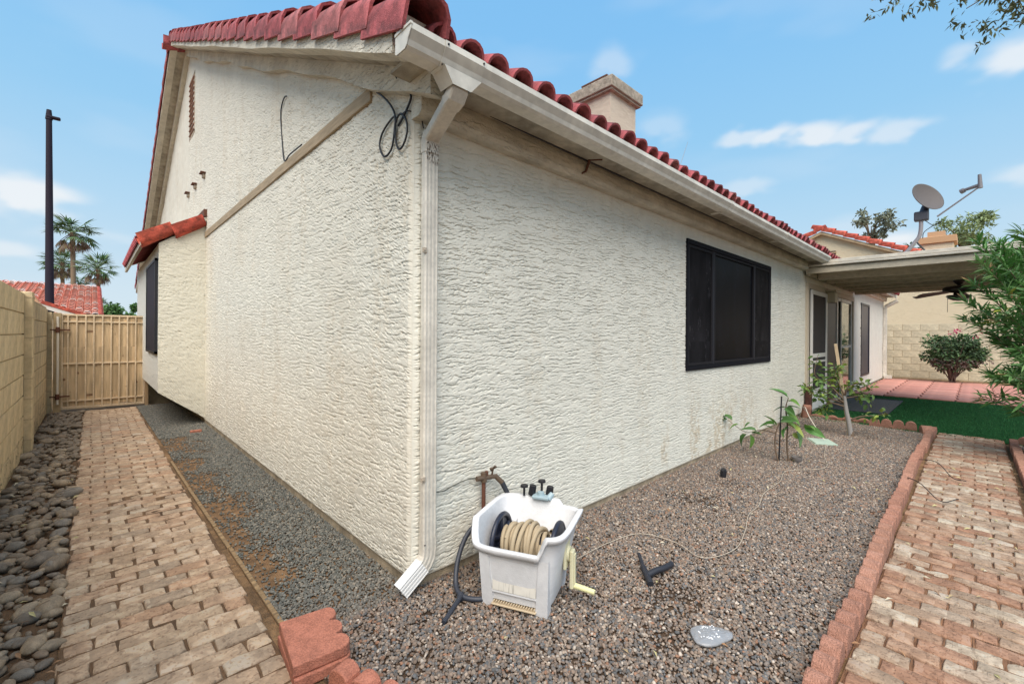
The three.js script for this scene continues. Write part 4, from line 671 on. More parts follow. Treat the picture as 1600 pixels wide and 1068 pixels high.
// small items on the gravel bed
{
  const v = thing('valve_box', 'pale green plastic valve box lid on the gravel', 'valve box', [6.08, 0, .78], .5); mesh('lid', box(-.17, .17, .02, .035, -.13, .13, .006), mat(L(.38, .48, .40), .6), v); mesh('rim', box(-.185, .185, -.01, .022, -.145, .145, .006), mat(L(.30, .38, .31), .7), v);
  tag(mesh('drip_emitter', join(strut([3.45, 0, .44], [3.46, .085, .44], .028, .034, 10), strut([3.46, .085, .44], [3.445, .1, .44], .03, .02, 10)), MAT.black), 'small black plastic drip emitter standing in the gravel', 'emitter');
  const t = thing('drip_tee', 'black plastic drip tee lying on the gravel right', 'pipe fitting', [0, 0, 0]);
  mesh('barb', strut([1.24, .075, .75], [1.155, .05, .83], .011, .013, 8), MAT.rubber, t); mesh('body', strut([1.155, .05, .83], [1.05, .028, .94], .019, .019, 10), MAT.rubber, t); mesh('branch_hose', tube([[1.10, .038, .885], [1.17, .05, .905], [1.24, .05, .925], [1.33, .045, .93]], .019, 16, 9), MAT.rubber, t);
  // clear plastic lump with a pitted face
  const g = new THREE.SphereGeometry(1, 26, 14), p = g.attributes.position; for (let i = 0; i < p.count; i++) { const x = p.getX(i), y = p.getY(i), z = p.getZ(i), s = 1 + .12 * Math.sin(3 * Math.atan2(z, x) + 1); p.setXYZ(i, x * .105 * s, y * .022 + .006 * vn(x * 9 + 5, z * 9 + 5), z * .07 * s); } g.computeVertexNormals(); g.rotateY(-.55); g.translate(.845, .032, 1.37);
  const lump = tag(mesh('glass_lump', g, new THREE.MeshPhysicalMaterial({ color: L(.55, .57, .6), roughness: .18, transmission: .55, thickness: .03, ior: 1.45 })), 'clear glassy lump with pitted face on foreground gravel', 'glass');
  const wt = mat(L(.75, .76, .78), .5); R = mulberry(12); const a = new Acc(), s = new THREE.IcosahedronGeometry(1, 0); for (let k = 0; k < 60; k++) { const r = Math.sqrt(R()) * .05, th = rr(0, 6.28); a.add(s, new THREE.Matrix4().compose(V(.84 + Math.cos(th) * r * 1.3, .053, 1.365 + Math.sin(th) * r), new THREE.Quaternion(), V(.004, .003, .004)), [.78, .79, .8]); } mesh('pitting', a.geo(), mat(L(1, 1, 1), .4, { vertexColors: true }), lump).userData.kind = 'stuff';
  tag(mesh('drip_line', tube([[.96, .03, .46], [1.3, .032, .475], [1.6, .03, .55], [1.66, .03, .8], [1.58, .032, 1.02], [1.87, .03, 1.12], [2.25, .03, 1.06], [2.56, .032, .98], [2.85, .035, .97], [3.22, .03, .9], [3.7, .03, .9], [4.15, .032, .85], [4.6, .03, 1.1], [5.2, .03, .98], [5.9, .04, .86]], .0025, 120, 5), mat(L(.5, .43, .34), .7)), 'thin tan drip line snaking across the gravel bed', 'tubing');
  tag(mesh('drip_line', tube([[6.1, .05, .8], [6.25, .3, .6], [6.5, .42, .48], [7.2, .30, .3], [8.0, .10, .2]], .006, 40, 5), mat(L(.55, .5, .43), .7)), 'pale tube arching from valve box toward screen door', 'tubing');
  for (const [pts, l] of [[[[5.6, .06, 1.7], [5.5, .11, 1.95], [5.1, .05, 2.1], [5.05, .05, 2.2]], 'thin black tube crossing red edging onto brick path'], [[[4.6, .1, 1.74], [4.3, .13, 1.9], [4.1, .05, 2.05], [4.25, .06, 2.16]], 'thin black tube with end cap curled on brick path']]) tag(mesh('drip_tube', tube(pts, .004, 30, 5), MAT.black), l, 'tubing');
}

// ================================================================ HOSE REEL CART
{
  const cart = thing('hose_reel_cart', 'white plastic hose reel box with crank, open on top', 'hose reel', [.468, 0, .475], Math.atan2(-.906, .423));  // local +x = right along its front, -z = away from camera side
  const wh = mat(L(.72, .725, .74), .42, { map: mottle(256, .6, .9, 1.03, 5, 30), bumpMap: fine, bumpScale: .0008 }), tan = mat(L(.50, .40, .27), .7), cream = mat(L(.66, .62, .42), .5);
  // rounded-rectangle section: half width a, front zf, back zb, corner radius r; returns n points around
  const N = 96, sec = (a, zf, zb, r) => { const pts = [], hz = (zf - zb) / 2, cz = (zf + zb) / 2; for (let i = 0; i < N; i++) { const t = i / N * Math.PI * 2, c = Math.cos(t), s = Math.sin(t), e = .36; const k = (v) => Math.sign(v) * Math.pow(Math.abs(v), e); pts.push([k(c) * a, cz + k(s) * hz]); } return pts; };
  const topY = (x, z) => { const front = sst(.1, .14, z) * sst(-.275, -.235, x) * sst(.185, .145, x); const nick = z < -.2 ? .03 * sst(.1, .12, x) * sst(.26, .24, x) : 0; return .452 - .105 * front - nick; };
  const levels = []; // [height function, section, ] outer upward then inner downward
  const prof = (y, inset) => { const t = clamp(y / .45); return sec(mix(.178, .262, t ** .8) - inset, mix(.178, .222, t) - inset, mix(-.178, -.318, t) + inset, 0); };
  const pos = [], rows = [];
  const addRow = f => { const r = []; for (let i = 0; i < N; i++) { r.push(pos.length / 3); pos.push(...f(i)); } rows.push(r); };
  const rimTop = i => { const p = prof(.45, 0)[i]; return topY(p[0], p[1]); };
  const at = (i, y, inset) => { const p = prof(y, inset)[i]; return [p[0], y, p[1]]; };
  addRow(i => at(i, .055, 0)); addRow(i => at(i, .18, 0)); addRow(i => at(i, .29, 0)); addRow(i => at(i, Math.min(.34, rimTop(i) - .06), -.002)); addRow(i => at(i, rimTop(i) - .035, -.004));
  addRow(i => at(i, rimTop(i) - .03, -.022)); addRow(i => at(i, rimTop(i) - .006, -.026)); addRow(i => at(i, rimTop(i), -.018)); addRow(i => at(i, rimTop(i) - .001, .004)); addRow(i => at(i, rimTop(i) - .008, .01)); addRow(i => at(i, .26, .016)); addRow(i => at(i, .12, .022));
  const idx = []; for (let k = 0; k < rows.length - 1; k++) for (let i = 0; i < N; i++) { const j = (i + 1) % N, a = rows[k][i], b = rows[k][j], c = rows[k + 1][i], d = rows[k + 1][j]; idx.push(a, c, b, b, c, d); }
  const last = rows[rows.length - 1], cen = pos.length / 3; pos.push(0, .12, -.03); for (let i = 0; i < N; i++) idx.push(last[i], cen, last[(i + 1) % N]);
  let g = new THREE.BufferGeometry(); g.setAttribute('position', new THREE.Float32BufferAttribute(pos, 3)); g.setIndex(idx); g.computeVertexNormals(); const ax = new Float32Array(pos.length / 3 * 2); for (let i = 0; i < pos.length / 3; i++) { ax[2 * i] = pos[3 * i] + pos[3 * i + 2]; ax[2 * i + 1] = pos[3 * i + 1]; } g.setAttribute('uv', new THREE.BufferAttribute(ax, 2));
  const tub = mesh('tub', g, wh, cart);
  // four feet that run down from the corners
  for (const sx of [-1, 1]) for (const sz of [-1, 1]) { const f = []; const c0 = [sx * .152, 0, sz * .152], c1 = [sx * .172, .32, sz * (sz > 0 ? .186 : .24)]; const w = .034; const q = [[-w, -w], [w, -w], [w, w], [-w, w]]; for (let i = 0; i < 4; i++) { const j = (i + 1) % 4, A = [c0[0] + q[i][0], 0, c0[2] + q[i][1]], B = [c0[0] + q[j][0], 0, c0[2] + q[j][1]], C = [c1[0] + q[i][0] * .8, .32, c1[2] + q[i][1] * .8], D = [c1[0] + q[j][0] * .8, .32, c1[2] + q[j][1] * .8]; f.push(A, C, B, B, C, D); } const fg = new THREE.BufferGeometry(); fg.setAttribute('position', new THREE.Float32BufferAttribute(f.flat(), 3)); fg.computeVertexNormals(); mesh('foot', uvBox(fg), wh, cart); }
  const fp = box(-.125, .125, .11, .31, -.004, .004, .003); fp.rotateX(-.10); fp.translate(0, 0, .205); mesh('front_panel', fp, mat(L(.70, .695, .68), .5, { map: tex(256, .3, (u, v) => { const k = .88 + .16 * fb(u * 4, v * 4, 3, 4, 4) - .16 * sst(.55, .75, fb(u * 46, v * 3, 3, 46, 3)); return [k, k * .985, k * .95]; }, true) }), cart);
  mesh('step_ledge', box(-.13, .13, .095, .11, .15, .196, .005), wh, cart);
  mesh('step', join(box(-.128, .128, .03, .04, .13, .205, .004), box(-.128, .128, .03, .10, .13, .14)), tan, cart);
  for (let k = 0; k < 17; k++) mesh('step_rib', box(-.118 + k * .0145, -.112 + k * .0145, .04, .052, .145, .2), tan, cart);
  // crank on the right-hand side
  const hub = mesh('crank_hub', join(strut([.225, .285, .0], [.262, .285, .0], .045, .04, 16), box(.232, .25, .21, .36, -.05, .05, .008)), cream, cart);
  const arm = mesh('crank_arm', join(box(.262, .285, .10, .31, -.026, .026, .008), box(.284, .292, .12, .29, -.016, .016, .003)), cream, hub); mesh('crank_handle', strut([.275, .115, .0], [.40, .105, .01], .017, .015, 10), mat(L(.68, .66, .36), .5), arm);
  // valve fittings on the back rim
  const fit = mesh('valve_fitting', join(box(-.06, .05, .45, .47, -.35, -.27, .006), strut([-.01, .46, -.31], [-.01, .49, -.31], .024, .022), strut([.04, .45, -.30], [.06, .48, -.33], .02, .018)), mat(L(.32, .42, .46), .45), cart);
  for (const [x, y, z] of [[-.12, .455, -.30], [-.01, .49, -.33]]) mesh('knob', join(strut([x, y, z], [x, y + .06, z], .008, .008), strut([x, y + .055, z], [x, y + .068, z], .026, .024, 12)), MAT.black, fit);
  for (const [x, z] of [[-.075, -.32], [.035, -.34]]) mesh('coupling', strut([x, .46, z], [x + .01, .52, z], .024, .022, 10), MAT.black, fit);
  // the reel
  const AX = .262, AZ = -.05, navy = mat(L(.018, .022, .04), .4);
  const drum = mesh('reel_drum', strut([-.19, AX, AZ], [.19, AX, AZ], .055, .055, 16), navy, cart);
  for (const s of [-1, 1]) { const x = s * .175; const rim = new THREE.TorusGeometry(.15, .015, 8, 30); rim.rotateY(Math.PI / 2); rim.translate(x, AX, AZ); const sp = []; for (let k = 0; k < 6; k++) { const a = k / 6 * 6.283; sp.push(strut([x, AX + Math.cos(a) * .04, AZ + Math.sin(a) * .04], [x, AX + Math.cos(a) * .135, AZ + Math.sin(a) * .135], .016, .012, 6)); } const disc = new THREE.CylinderGeometry(.145, .145, .006, 28); disc.rotateZ(Math.PI / 2); disc.translate(x + s * .008, AX, AZ); mesh('reel_flange', join(uvBox(rim), ...sp, uvBox(disc)), navy, drum); }
  // hose wound on the reel (a thing of its own)
  R = mulberry(15); const H = []; let turns = 9; for (let k = 0; k <= turns * 16; k++) { const a = k / 16 * 6.283, x = -.14 + .27 * k / (turns * 16) + .008 * Math.sin(a * .37), r = .088 + .018 * Math.sin(k * .09) + .006 * Math.sin(k * .8); H.push([x, AX + Math.cos(a) * r, AZ + Math.sin(a) * r]); }
  const h2 = []; for (let k = 0; k <= 5 * 16; k++) { const a = k / 16 * 6.283 + 1, x = .10 - .2 * k / 80 + .012 * Math.sin(a * .5), r = .116 + .012 * Math.sin(k * .31) + .006 * Math.sin(k * .9); h2.push([x, AX + Math.cos(a) * r, AZ + Math.sin(a) * r]); }
  const hose = thing('garden_hose', 'tan garden hose wound on the reel in white box', 'hose', [.468, 0, .475], Math.atan2(-.906, .423)); const hm = mat(L(.42, .335, .22), .75, { bumpMap: fine, bumpScale: .001 });
  mesh('inner_coil', tube(H, .0135, 400, 8), hm, hose); mesh('outer_coil', tube(h2, .0135, 260, 8), hm, hose);
}
// supply hose from the cart down to the gravel, with a tee
{
  const s = thing('supply_hose', 'dark blue-grey hose looping from box to gravel at downspout', 'hose');
  const nb = mat(L(.035, .04, .055), .5);
  mesh('hose', tube([[.50, .34, .20], [.42, .33, .13], [.33, .26, .10], [.24, .15, .13], [.175, .06, .20], [.155, .035, .28], [.20, .032, .36], [.30, .03, .41]], .0145, 60, 9), nb, s); mesh('hose', tube([[.48, .3, .2], [.45, .2, .17], [.47, .08, .2], [.5, .03, .26]], .0145, 30, 9), nb, s);
  mesh('tee', strut([.155, .04, .27], [.135, .03, .295], .02, .02, 10), nb, s); mesh('stub', strut([.15, .04, .285], [-.04, .022, .385], .0135, .0125, 9), nb, s);
}
// outdoor tap on its rusty riser
{
  const t = thing('garden_tap', 'rusty garden tap on riser against wall behind box', 'tap'); const br = mat(L(.16, .11, .075), .5, { metalness: .5 });
  mesh('riser', strut([.50, 0, .055], [.50, .565, .055], .0135, .0135, 10), MAT.rust, t); mesh('valve_body', join(strut([.44, .57, .055], [.60, .56, .07], .016, .014, 10), strut([.50, .54, .055], [.50, .60, .055], .022, .02, 10), strut([.59, .56, .07], [.63, .515, .09], .016, .018, 10)), br, t);
  mesh('handle', join(strut([.56, .565, .065], [.56, .62, .08], .006), strut([.535, .62, .08], [.585, .625, .08], .008), strut([.56, .60, .06], [.56, .64, .10], .007)), br, t); mesh('vacuum_breaker', strut([.52, .57, .06], [.52, .605, .06], .01, .012, 8), MAT.rust, t);
  mesh('hose_end', strut([.63, .515, .09], [.655, .44, .12], .018, .016, 10), nbk(), t);
  function nbk() { return MAT.rubber; }
  tag(mesh('copper_wire', tube([[.13, .555, .03], [.20, .545, .03], [.28, .56, .03], [.36, .575, .035], [.45, .575, .045]], .0035, 30, 5), mat(L(.08, .09, .075), .7)), 'thin wire running from downspout to the garden tap', 'wire');
}

// ================================================================ PLANTS
const leafMat = (t = .35) => new THREE.MeshPhysicalMaterial({ color: L(1, 1, 1), vertexColors: true, roughness: .8, transmission: .3, thickness: 0, side: THREE.DoubleSide });
const foliage = leafMat();
const greens = (base, vary = .35) => { const v = rr(1 - vary, 1 + vary), y = rr(-.02, .03); return [Math.max(.005, base[0] * v + y * base[1]), base[1] * v, base[2] * v]; };
const bark = mat(L(.16, .11, .075), .95, { bumpMap: fine, bumpScale: .004 });
{ // young citrus with whitewashed trunk
  const t = thing('citrus_tree', 'young citrus tree with pale trunk and light green leaves', 'tree', [6.85, 0, .99]); R = mulberry(501);
  mesh('trunk', taper([[0, -.03, 0], [-.015, .2, -.025], [-.03, .42, -.06], [-.04, .62, -.08]], [.034, .03, .026, .02], 8), mat(L(.55, .52, .49), .9, { bumpMap: fine, bumpScale: .004, map: mottle(128, .2, .6, 1.1, 5, 16) }), t);
  mesh('trunk_base', taper([[0, -.04, .003], [0, .03, 0], [-.003, .08, -.01]], [.036, .036, .034], 8), bark, t);
  const B = [[[-.04, .55, -.08], [-.08, .75, -.25], [-.05, .9, -.45], [0, 1.22, -.42]], [[-.04, .5, -.08], [.05, .55, -.3], [-.1, .62, -.5], [0, .75, -.62]], [[-.04, .6, -.08], [-.1, .75, -.02], [-.05, .82, .12], [0, .72, .24]], [[-.03, .45, -.07], [-.1, .5, -.25], [.05, .38, -.35], [0, .3, -.3]], [[-.01, .26, -.02], [0, .33, .12], [.02, .36, .28], [0, .42, .42]], [[-.04, .6, -.08], [.1, .72, -.12], [.15, .8, -.2], [.1, 1.0, -.28]], [[-.04, .58, -.08], [.1, .6, .02], [.16, .62, .1], [.1, .55, .18]], [[-.03, .5, -.07], [-.15, .62, -.2], [-.22, .66, -.3], [-.3, .7, -.4]], [[-.04, .62, -.08], [-.04, .8, -.15], [0, .95, -.2], [.03, 1.05, -.15]]];
  for (const b of B) mesh('branch', taper(b, [.013, .009, .006, .003], 5), bark, t);
  const a = new Acc(), lg = leafGeo(.09, .05, .2, .2);
  for (const b of B) { const c = new THREE.CatmullRomCurve3(b.map(p => V(...p))); const n = b === B[4] ? 20 : 46; for (let k = 0; k < n; k++) { const p = c.getPoint(rr(.35, 1)), d = rdir(); const o = rr(0, .09), q = [p.x + d[0] * o, p.y + d[1] * o * .8, p.z + d[2] * o]; a.add(lg, mat4(q, nrm([d[0], d[1] * .6 - .1, d[2]]), rr(-1, 1), rr(.6, 1.15)), greens(R() < .4 ? [.22, .30, .045] : [.10, .20, .04])); } }
  mesh('foliage', a.geo(), foliage, t);
}
tag(mesh('wooden_stake', box(-.022, .022, -.05, 1.40, -.018, .018, .003), mat(L(.60, .46, .29), .85, { map: tex(128, .4, (u, v) => { const k = .8 + .25 * fb(u * 30, v * 3, 3); return [k, k, k]; }, true) })), 'pale wooden stake leaning behind the young citrus tree', 'stake').position.set(6.88, 0, .965);
scene.getObjectByName('wooden_stake').rotation.x = -.13;
{ // big-leaved sapling
  const t = thing('sapling', 'thin sapling with large drooping green leaves in gravel', 'sapling', [4.58, 0, .72]); R = mulberry(502);
  mesh('stem', taper([[.07, -.02, .02], [.05, .2, .0], [.03, .45, .01], [0, .66, .0], [-.02, .78, .03]], [.011, .010, .009, .007, .004], 6), bark, t);
  mesh('stem', taper([[-.03, -.02, -.06], [-.04, .2, -.10], [-.05, .4, -.08], [-.03, .5, -.04]], [.009, .008, .007, .005], 6), bark, t);
  mesh('twig', taper([[-.05, .35, -.09], [-.04, .36, -.25], [-.02, .30, -.42], [0, .42, -.66]], [.006, .005, .004, .002], 5), bark, t);
  mesh('twig', taper([[.04, .3, .0], [.05, .38, .1], [.03, .45, .18]], [.005, .004, .002], 5), bark, t);
  const lg = [leafGeo(.17, .085, .35, .25, 5), leafGeo(.13, .07, .25, .35, 5), leafGeo(.15, .06, .65, .3, 5), leafGeo(.12, .075, .1, .15, 5), leafGeo(.18, .07, .5, .45, 5)], M = [[.09, .24, .045], [.14, .29, .05], [.07, .18, .04], [.28, .36, .06]].map(c => new THREE.MeshPhysicalMaterial({ color: L(...c), roughness: .6, transmission: .3, thickness: 0, side: THREE.DoubleSide }));
  const Lf = [[0, .42, -.66, 0, .05, -1], [0, .42, -.6, .3, .4, -.7], [0, .38, -.52, -.2, -.1, -.9], [0, .34, -.46, .1, .4, .3], [-.02, .28, -.42, .2, -.6, -.5], [-.02, .28, -.38, .2, -.8, .2], [-.02, .3, -.36, .1, .2, .8], [-.04, .34, -.3, 0, .3, -.6], [-.05, .4, -.12, 0, .35, -.8], [-.05, .45, -.1, -.3, .2, -.6], [-.04, .5, -.04, -.2, .3, .6], [-.02, .5, -.02, .1, -.2, .9], [0, .66, 0, 0, .1, -.9], [0, .68, .02, .2, .0, .9], [-.02, .74, .03, -.3, .2, .7], [-.02, .78, .03, .1, .4, -.4], [0, .66, 0, -.4, -.3, .7], [.02, .6, 0, -.2, -.2, .8], [.02, .55, 0, .1, -.3, -.8], [.03, .45, .01, -.2, .0, .8], [.03, .45, .18, 0, -.2, .9], [.03, .45, .18, -.2, .2, .7], [.04, .38, .1, -.3, -.4, .6], [.04, .36, .06, .1, -.5, .8], [.03, .42, .02, -.5, -.2, -.3], [-.05, .44, -.08, .2, .3, -.2]];
  Lf.forEach(([x, y, z, a, b, c], k) => { const m = mesh('leaf', lg[k % 5], M[(k * 5) % (k > 18 ? 4 : 3)], t); const q = mat4([x, y, z], nrm([a - .25, b, c]), rr(-.9, .9), rr(.8, 1.25)); m.applyMatrix4(q); });
}
tag(mesh('plant_stake', strut([4.56, -.03, .655], [4.54, .79, .685], .009, .008, 6), MAT.black), 'thin black stake supporting the big-leaved sapling', 'stake');
tag(mesh('planting_cup', join(uvBox(new THREE.LatheGeometry([[.001, 0], [.05, 0], [.058, .07], [.05, .07], [.045, .01]].map(p => new THREE.Vector2(...p)), 14).translate(4.72, .0, .80))), mat(L(.18, .16, .15), .7)), 'small grey plastic cup at foot of the sapling', 'cup');

{ // oleander leaning in from the right
  const t = thing('oleander_shrub', 'tall oleander shrub with long narrow leaves at right edge', 'shrub', [7.15, 0, 3.15]); R = mulberry(503);
  const lg = [leafGeo(.18, .026, .18, .2, 3), leafGeo(.15, .023, .32, .2, 3), leafGeo(.20, .028, .1, .2, 3)]; for (const g of lg) g.setAttribute('uv', new THREE.Float32BufferAttribute(new Float32Array(g.attributes.position.count * 2), 2));
  const M = [[.09, .24, .045], [.13, .30, .07], [.07, .19, .04], [.18, .34, .10], [.15, .26, .075]].map(c => new THREE.MeshPhysicalMaterial({ color: L(...c), roughness: .7, transmission: .35, thickness: 0, side: THREE.DoubleSide })), dry = mat(L(.32, .19, .08), .8), yel = mat(L(.34, .36, .05), .5), all = [];
  for (let s = 0; s < 110; s++) {
    const front = s < 92, an = rr(0, 6.28), ra = .60 * Math.sqrt(R()), tip = front ? [-.37 + Math.cos(an) * ra, rr(.3, 2.8), -.40 + Math.sin(an) * ra] : [rr(-.9, .7), rr(.5, 2.9), rr(-.2, .9)]; if (front && tip[1] < 1 && R() < .3) tip[1] += 1.2;
    const b = [[rr(-.15, .15), -.03, rr(-.15, .15)], [tip[0] * .3 + rr(-.1, .1), Math.max(.15, tip[1] * .45), tip[2] * .3 + rr(-.1, .1)], [tip[0] * .7, tip[1] * .82 + .05, tip[2] * .7], tip];
    mesh('stem', taper(b, [.012, .010, .007, .003], 5), bark, t);
    const c = new THREE.CatmullRomCurve3(b.map(p => V(...p))), low = tip[1] < 1.0, n = low ? 30 : 62;
    for (let k = 0; k < n; k++) { const u = mix(.5, 1, Math.sqrt((k + 1) / n)), p = c.getPoint(u), tg = c.getTangent(u), d = rdir(); const dir = nrm([tg.x * .8 + d[0], tg.y * .7 + d[1] * .8 + .15, tg.z * .8 + d[2]]); all.push([[p.x, p.y, p.z], dir, R() < (low ? .12 : .03) ? dry : R() < .03 ? yel : M[Math.floor(R() * M.length)], lg[Math.floor(R() * 3)], rr(.65, 1.15), rr(-1, 1)]); }
  }
  // the leaves nearest the left, visible side are parts of their own; the rest is one mass
  all.sort((p, q) => (p[0][0] + p[0][2]) - (q[0][0] + q[0][2]));
  const rest = []; all.forEach((l, k) => { const m4 = mat4(l[0], l[1], l[5], l[4]); if (k < 300) { mesh('leaf', l[3], l[2], t).applyMatrix4(m4); } else rest.push(l[3].clone().applyMatrix4(m4)); });
  mesh('inner_foliage', mergeGeometries(rest), M[0], t).userData.kind = 'stuff';
}
{ // flowering bush by the rear wall
  const t = thing('bougainvillea_bush', 'round bougainvillea bush with few pink flowers by wall', 'bush', [19, 0, 1.75]); R = mulberry(504);
  const a = new Acc(), fl = new Acc(), tw = new Acc(), lg = leafGeo(.09, .065, .15, .15, 2), br = [];
  for (let k = 0; k < 22; k++) { const an = rr(0, 6.28), h = rr(.7, 1.5), r = rr(.3, .7); const b = [[rr(-.08, .08), 0, rr(-.08, .08)], [Math.cos(an) * r * .4, h * .45, Math.sin(an) * r * .4], [Math.cos(an) * r, h, Math.sin(an) * r]]; mesh('branch', taper(b, [.02, .013, .005], 5), mat(L(.13, .085, .07), .95), t); }
  const CL = []; for (let k = 0; k < 52; k++) { const e = rdir(), s = Math.cbrt(R()); CL.push([e[0] * .5 * s, 1.0 + e[1] * .55 * s, e[2] * .62 * s, rr(.16, .34)]); }
  for (let k = 0; k < 8500; k++) { const d = rdir(), cl = CL[Math.floor(R() * CL.length)], q = Math.cbrt(R()) * cl[3]; let p = [cl[0] + d[0] * q, cl[1] + d[1] * q * .8, cl[2] + d[2] * q]; p[0] += rr(-.05, .05); p[2] += rr(-.06, .06); const low = p[1] < .8; if (low && R() < .35) continue; if (p[1] < .2) continue; a.add(lg, mat4(p, nrm([d[0] + rr(-.6, .6), d[1] + rr(-.5, .5), d[2] + rr(-.6, .6)]), rr(-1, 1), rr(.7, 1.2)), low && R() < .6 ? [.15, .10, .085] : greens(R() < .2 ? [.10, .20, .06] : [.045, .105, .03])); }
  for (const [y, z, n] of [[1.72, .1, 26], [1.62, .0, 12], [1.64, .72, 18], [1.55, .5, 8]]) for (let k = 0; k < n; k++) fl.add(lg, mat4([-.35 + rr(-.12, .1), y + rr(-.06, .06), z + rr(-.1, .1)], rdir(), 0, rr(.6, 1)), [.50, .045, .13]);
  mesh('foliage', a.geo(), foliage, t); mesh('flowers', fl.geo(), foliage, t);
}
// ---------------- trees
function crown(n, rad, base, len, wid, seed, holes = .4, flat = .8) { R = mulberry(seed); const a = new Acc(), lg = leafGeo(len, wid, .2, .15, 2), cl = []; for (let k = 0; k < 16; k++) { const d = rdir(), q = Math.cbrt(R()); cl.push([d[0] * rad * q, d[1] * rad * flat * q, d[2] * rad * q, rad * rr(.2, .42)]); } for (let k = 0; k < n; k++) { const c = cl[Math.floor(R() * cl.length)], d = rdir(), q = Math.cbrt(R()); const p = [c[0] + d[0] * c[3] * q, c[1] + d[1] * c[3] * q * .8, c[2] + d[2] * c[3] * q]; a.add(lg, mat4(p, rdir(), rr(-1, 1), rr(.6, 1.3)), greens(base)); } return [a.geo(), cl]; }
function tree(name, label, pos, h, rad, base, n, len, wid, seed, flat = .8, group) {
  const t = thing(name, label, 'tree', pos, 0, group), [g, cl] = crown(n, rad, base, len, wid, seed, .4, flat); const y = h - rad * flat; g.translate(0, y, 0);
  mesh('trunk', taper([[0, -.05, 0], [.05, y * .4, .03], [-.03, y * .8, 0], [0, y, 0]], [rad * .09 + .05, rad * .07 + .04, rad * .05 + .03, .03], 7), bark, t);
  cl.slice(0, 9).forEach(c => mesh('limb', taper([[-.02, y * .75, 0], [c[0] * .4, y + c[1] * .3 - rad * .15, c[2] * .4], [c[0], y + c[1], c[2]]], [.07, .045, .015].map(v => v * (rad / 2 + .4)), 5), bark, t)); mesh('crown', g, foliage, t); return t;
}
tree('background_tree', 'sparse tree rising behind the neighbour red roof', [49.8, 0, -4.3], 13.0, 1.75, [.2, .22, .15], 900, .34, .2, 601, .9);
tree('background_tree', 'feathery olive tree behind the neighbour chimney', [55.6, 0, 1.6], 12.6, 2.6, [.24, .30, .12], 2600, .42, .13, 602, .7);
tree('background_tree', 'olive green tree behind oleander at right edge', [55, 0, 6.5], 12.4, 3.0, [.2, .26, .10], 2400, .42, .14, 603, .7);
tree('background_tree', 'low green tree between dish mast and neighbour chimney', [44, 0, -1.2], 8.4, 1.7, [.08, .14, .05], 1000, .34, .18, 606, .8);
tree('round_tree', 'dense round green tree above the wooden gate', [.22, 0, -37.7], 3.25, 1.5, [.07, .17, .03], 4200, .22, .14, 604, .75);
{ // tree whose twigs hang into the top right corner
  const t = thing('overhanging_tree', 'tree reaching over with fine twigs in top right corner', 'tree', [9.6, 0, 6.6]); R = mulberry(605);
  mesh('trunk', taper([[0, -.05, 0], [.05, 2, -.05], [-.1, 4, -.2], [-.3, 5.6, -.5]], [.2, .17, .13, .09], 9), bark, t);
  const B = [[[-.3, 5.4, -.5], [-1.2, 6.6, -2.4], [-2.2, 6.5, -4.2], [-3.3, 6.2, -5.35]], [[-.3, 5.5, -.5], [-1.2, 6.6, -2.2], [-2.0, 6.35, -3.8], [-2.3, 6.0, -4.45]], [[-.3, 5.5, -.5], [-.9, 6.5, -2.2], [-1.7, 6.3, -3.6], [-1.95, 5.95, -4.1]], [[-.3, 5.6, -.5], [-.2, 6.8, -.8], [.3, 7.4, -1.5], [.6, 7.6, -2.2]], [[-.3, 5.6, -.5], [.2, 6.6, .3], [.6, 7.2, .9], [1, 7.6, 1.4]]];
  for (const b of B) mesh('limb', taper(b, [.06, .035, .018, .006], 6), bark, t);
  const a = new Acc(), lg = leafGeo(.095, .03, .1, .1, 2); for (const b of B) { const c = new THREE.CatmullRomCurve3(b.map(p => V(...p))); for (let k = 0; k < 44; k++) { const u = rr(.5, 1), p = c.getPoint(u), q = [p.x + rr(-.3, .3), p.y + rr(-.38, .12), p.z + rr(-.3, .3)]; for (let i = 0; i < 12; i++) { const d = rdir(); a.add(lg, mat4([q[0] + rr(-.06, .06), q[1] + rr(-.07, .07), q[2] + rr(-.06, .06)], nrm([d[0], d[1] - .5, d[2]]), rr(-1, 1), rr(.7, 1.3)), greens([.10, .12, .045])); } } }
  mesh('foliage', a.geo(), foliage, t);
}
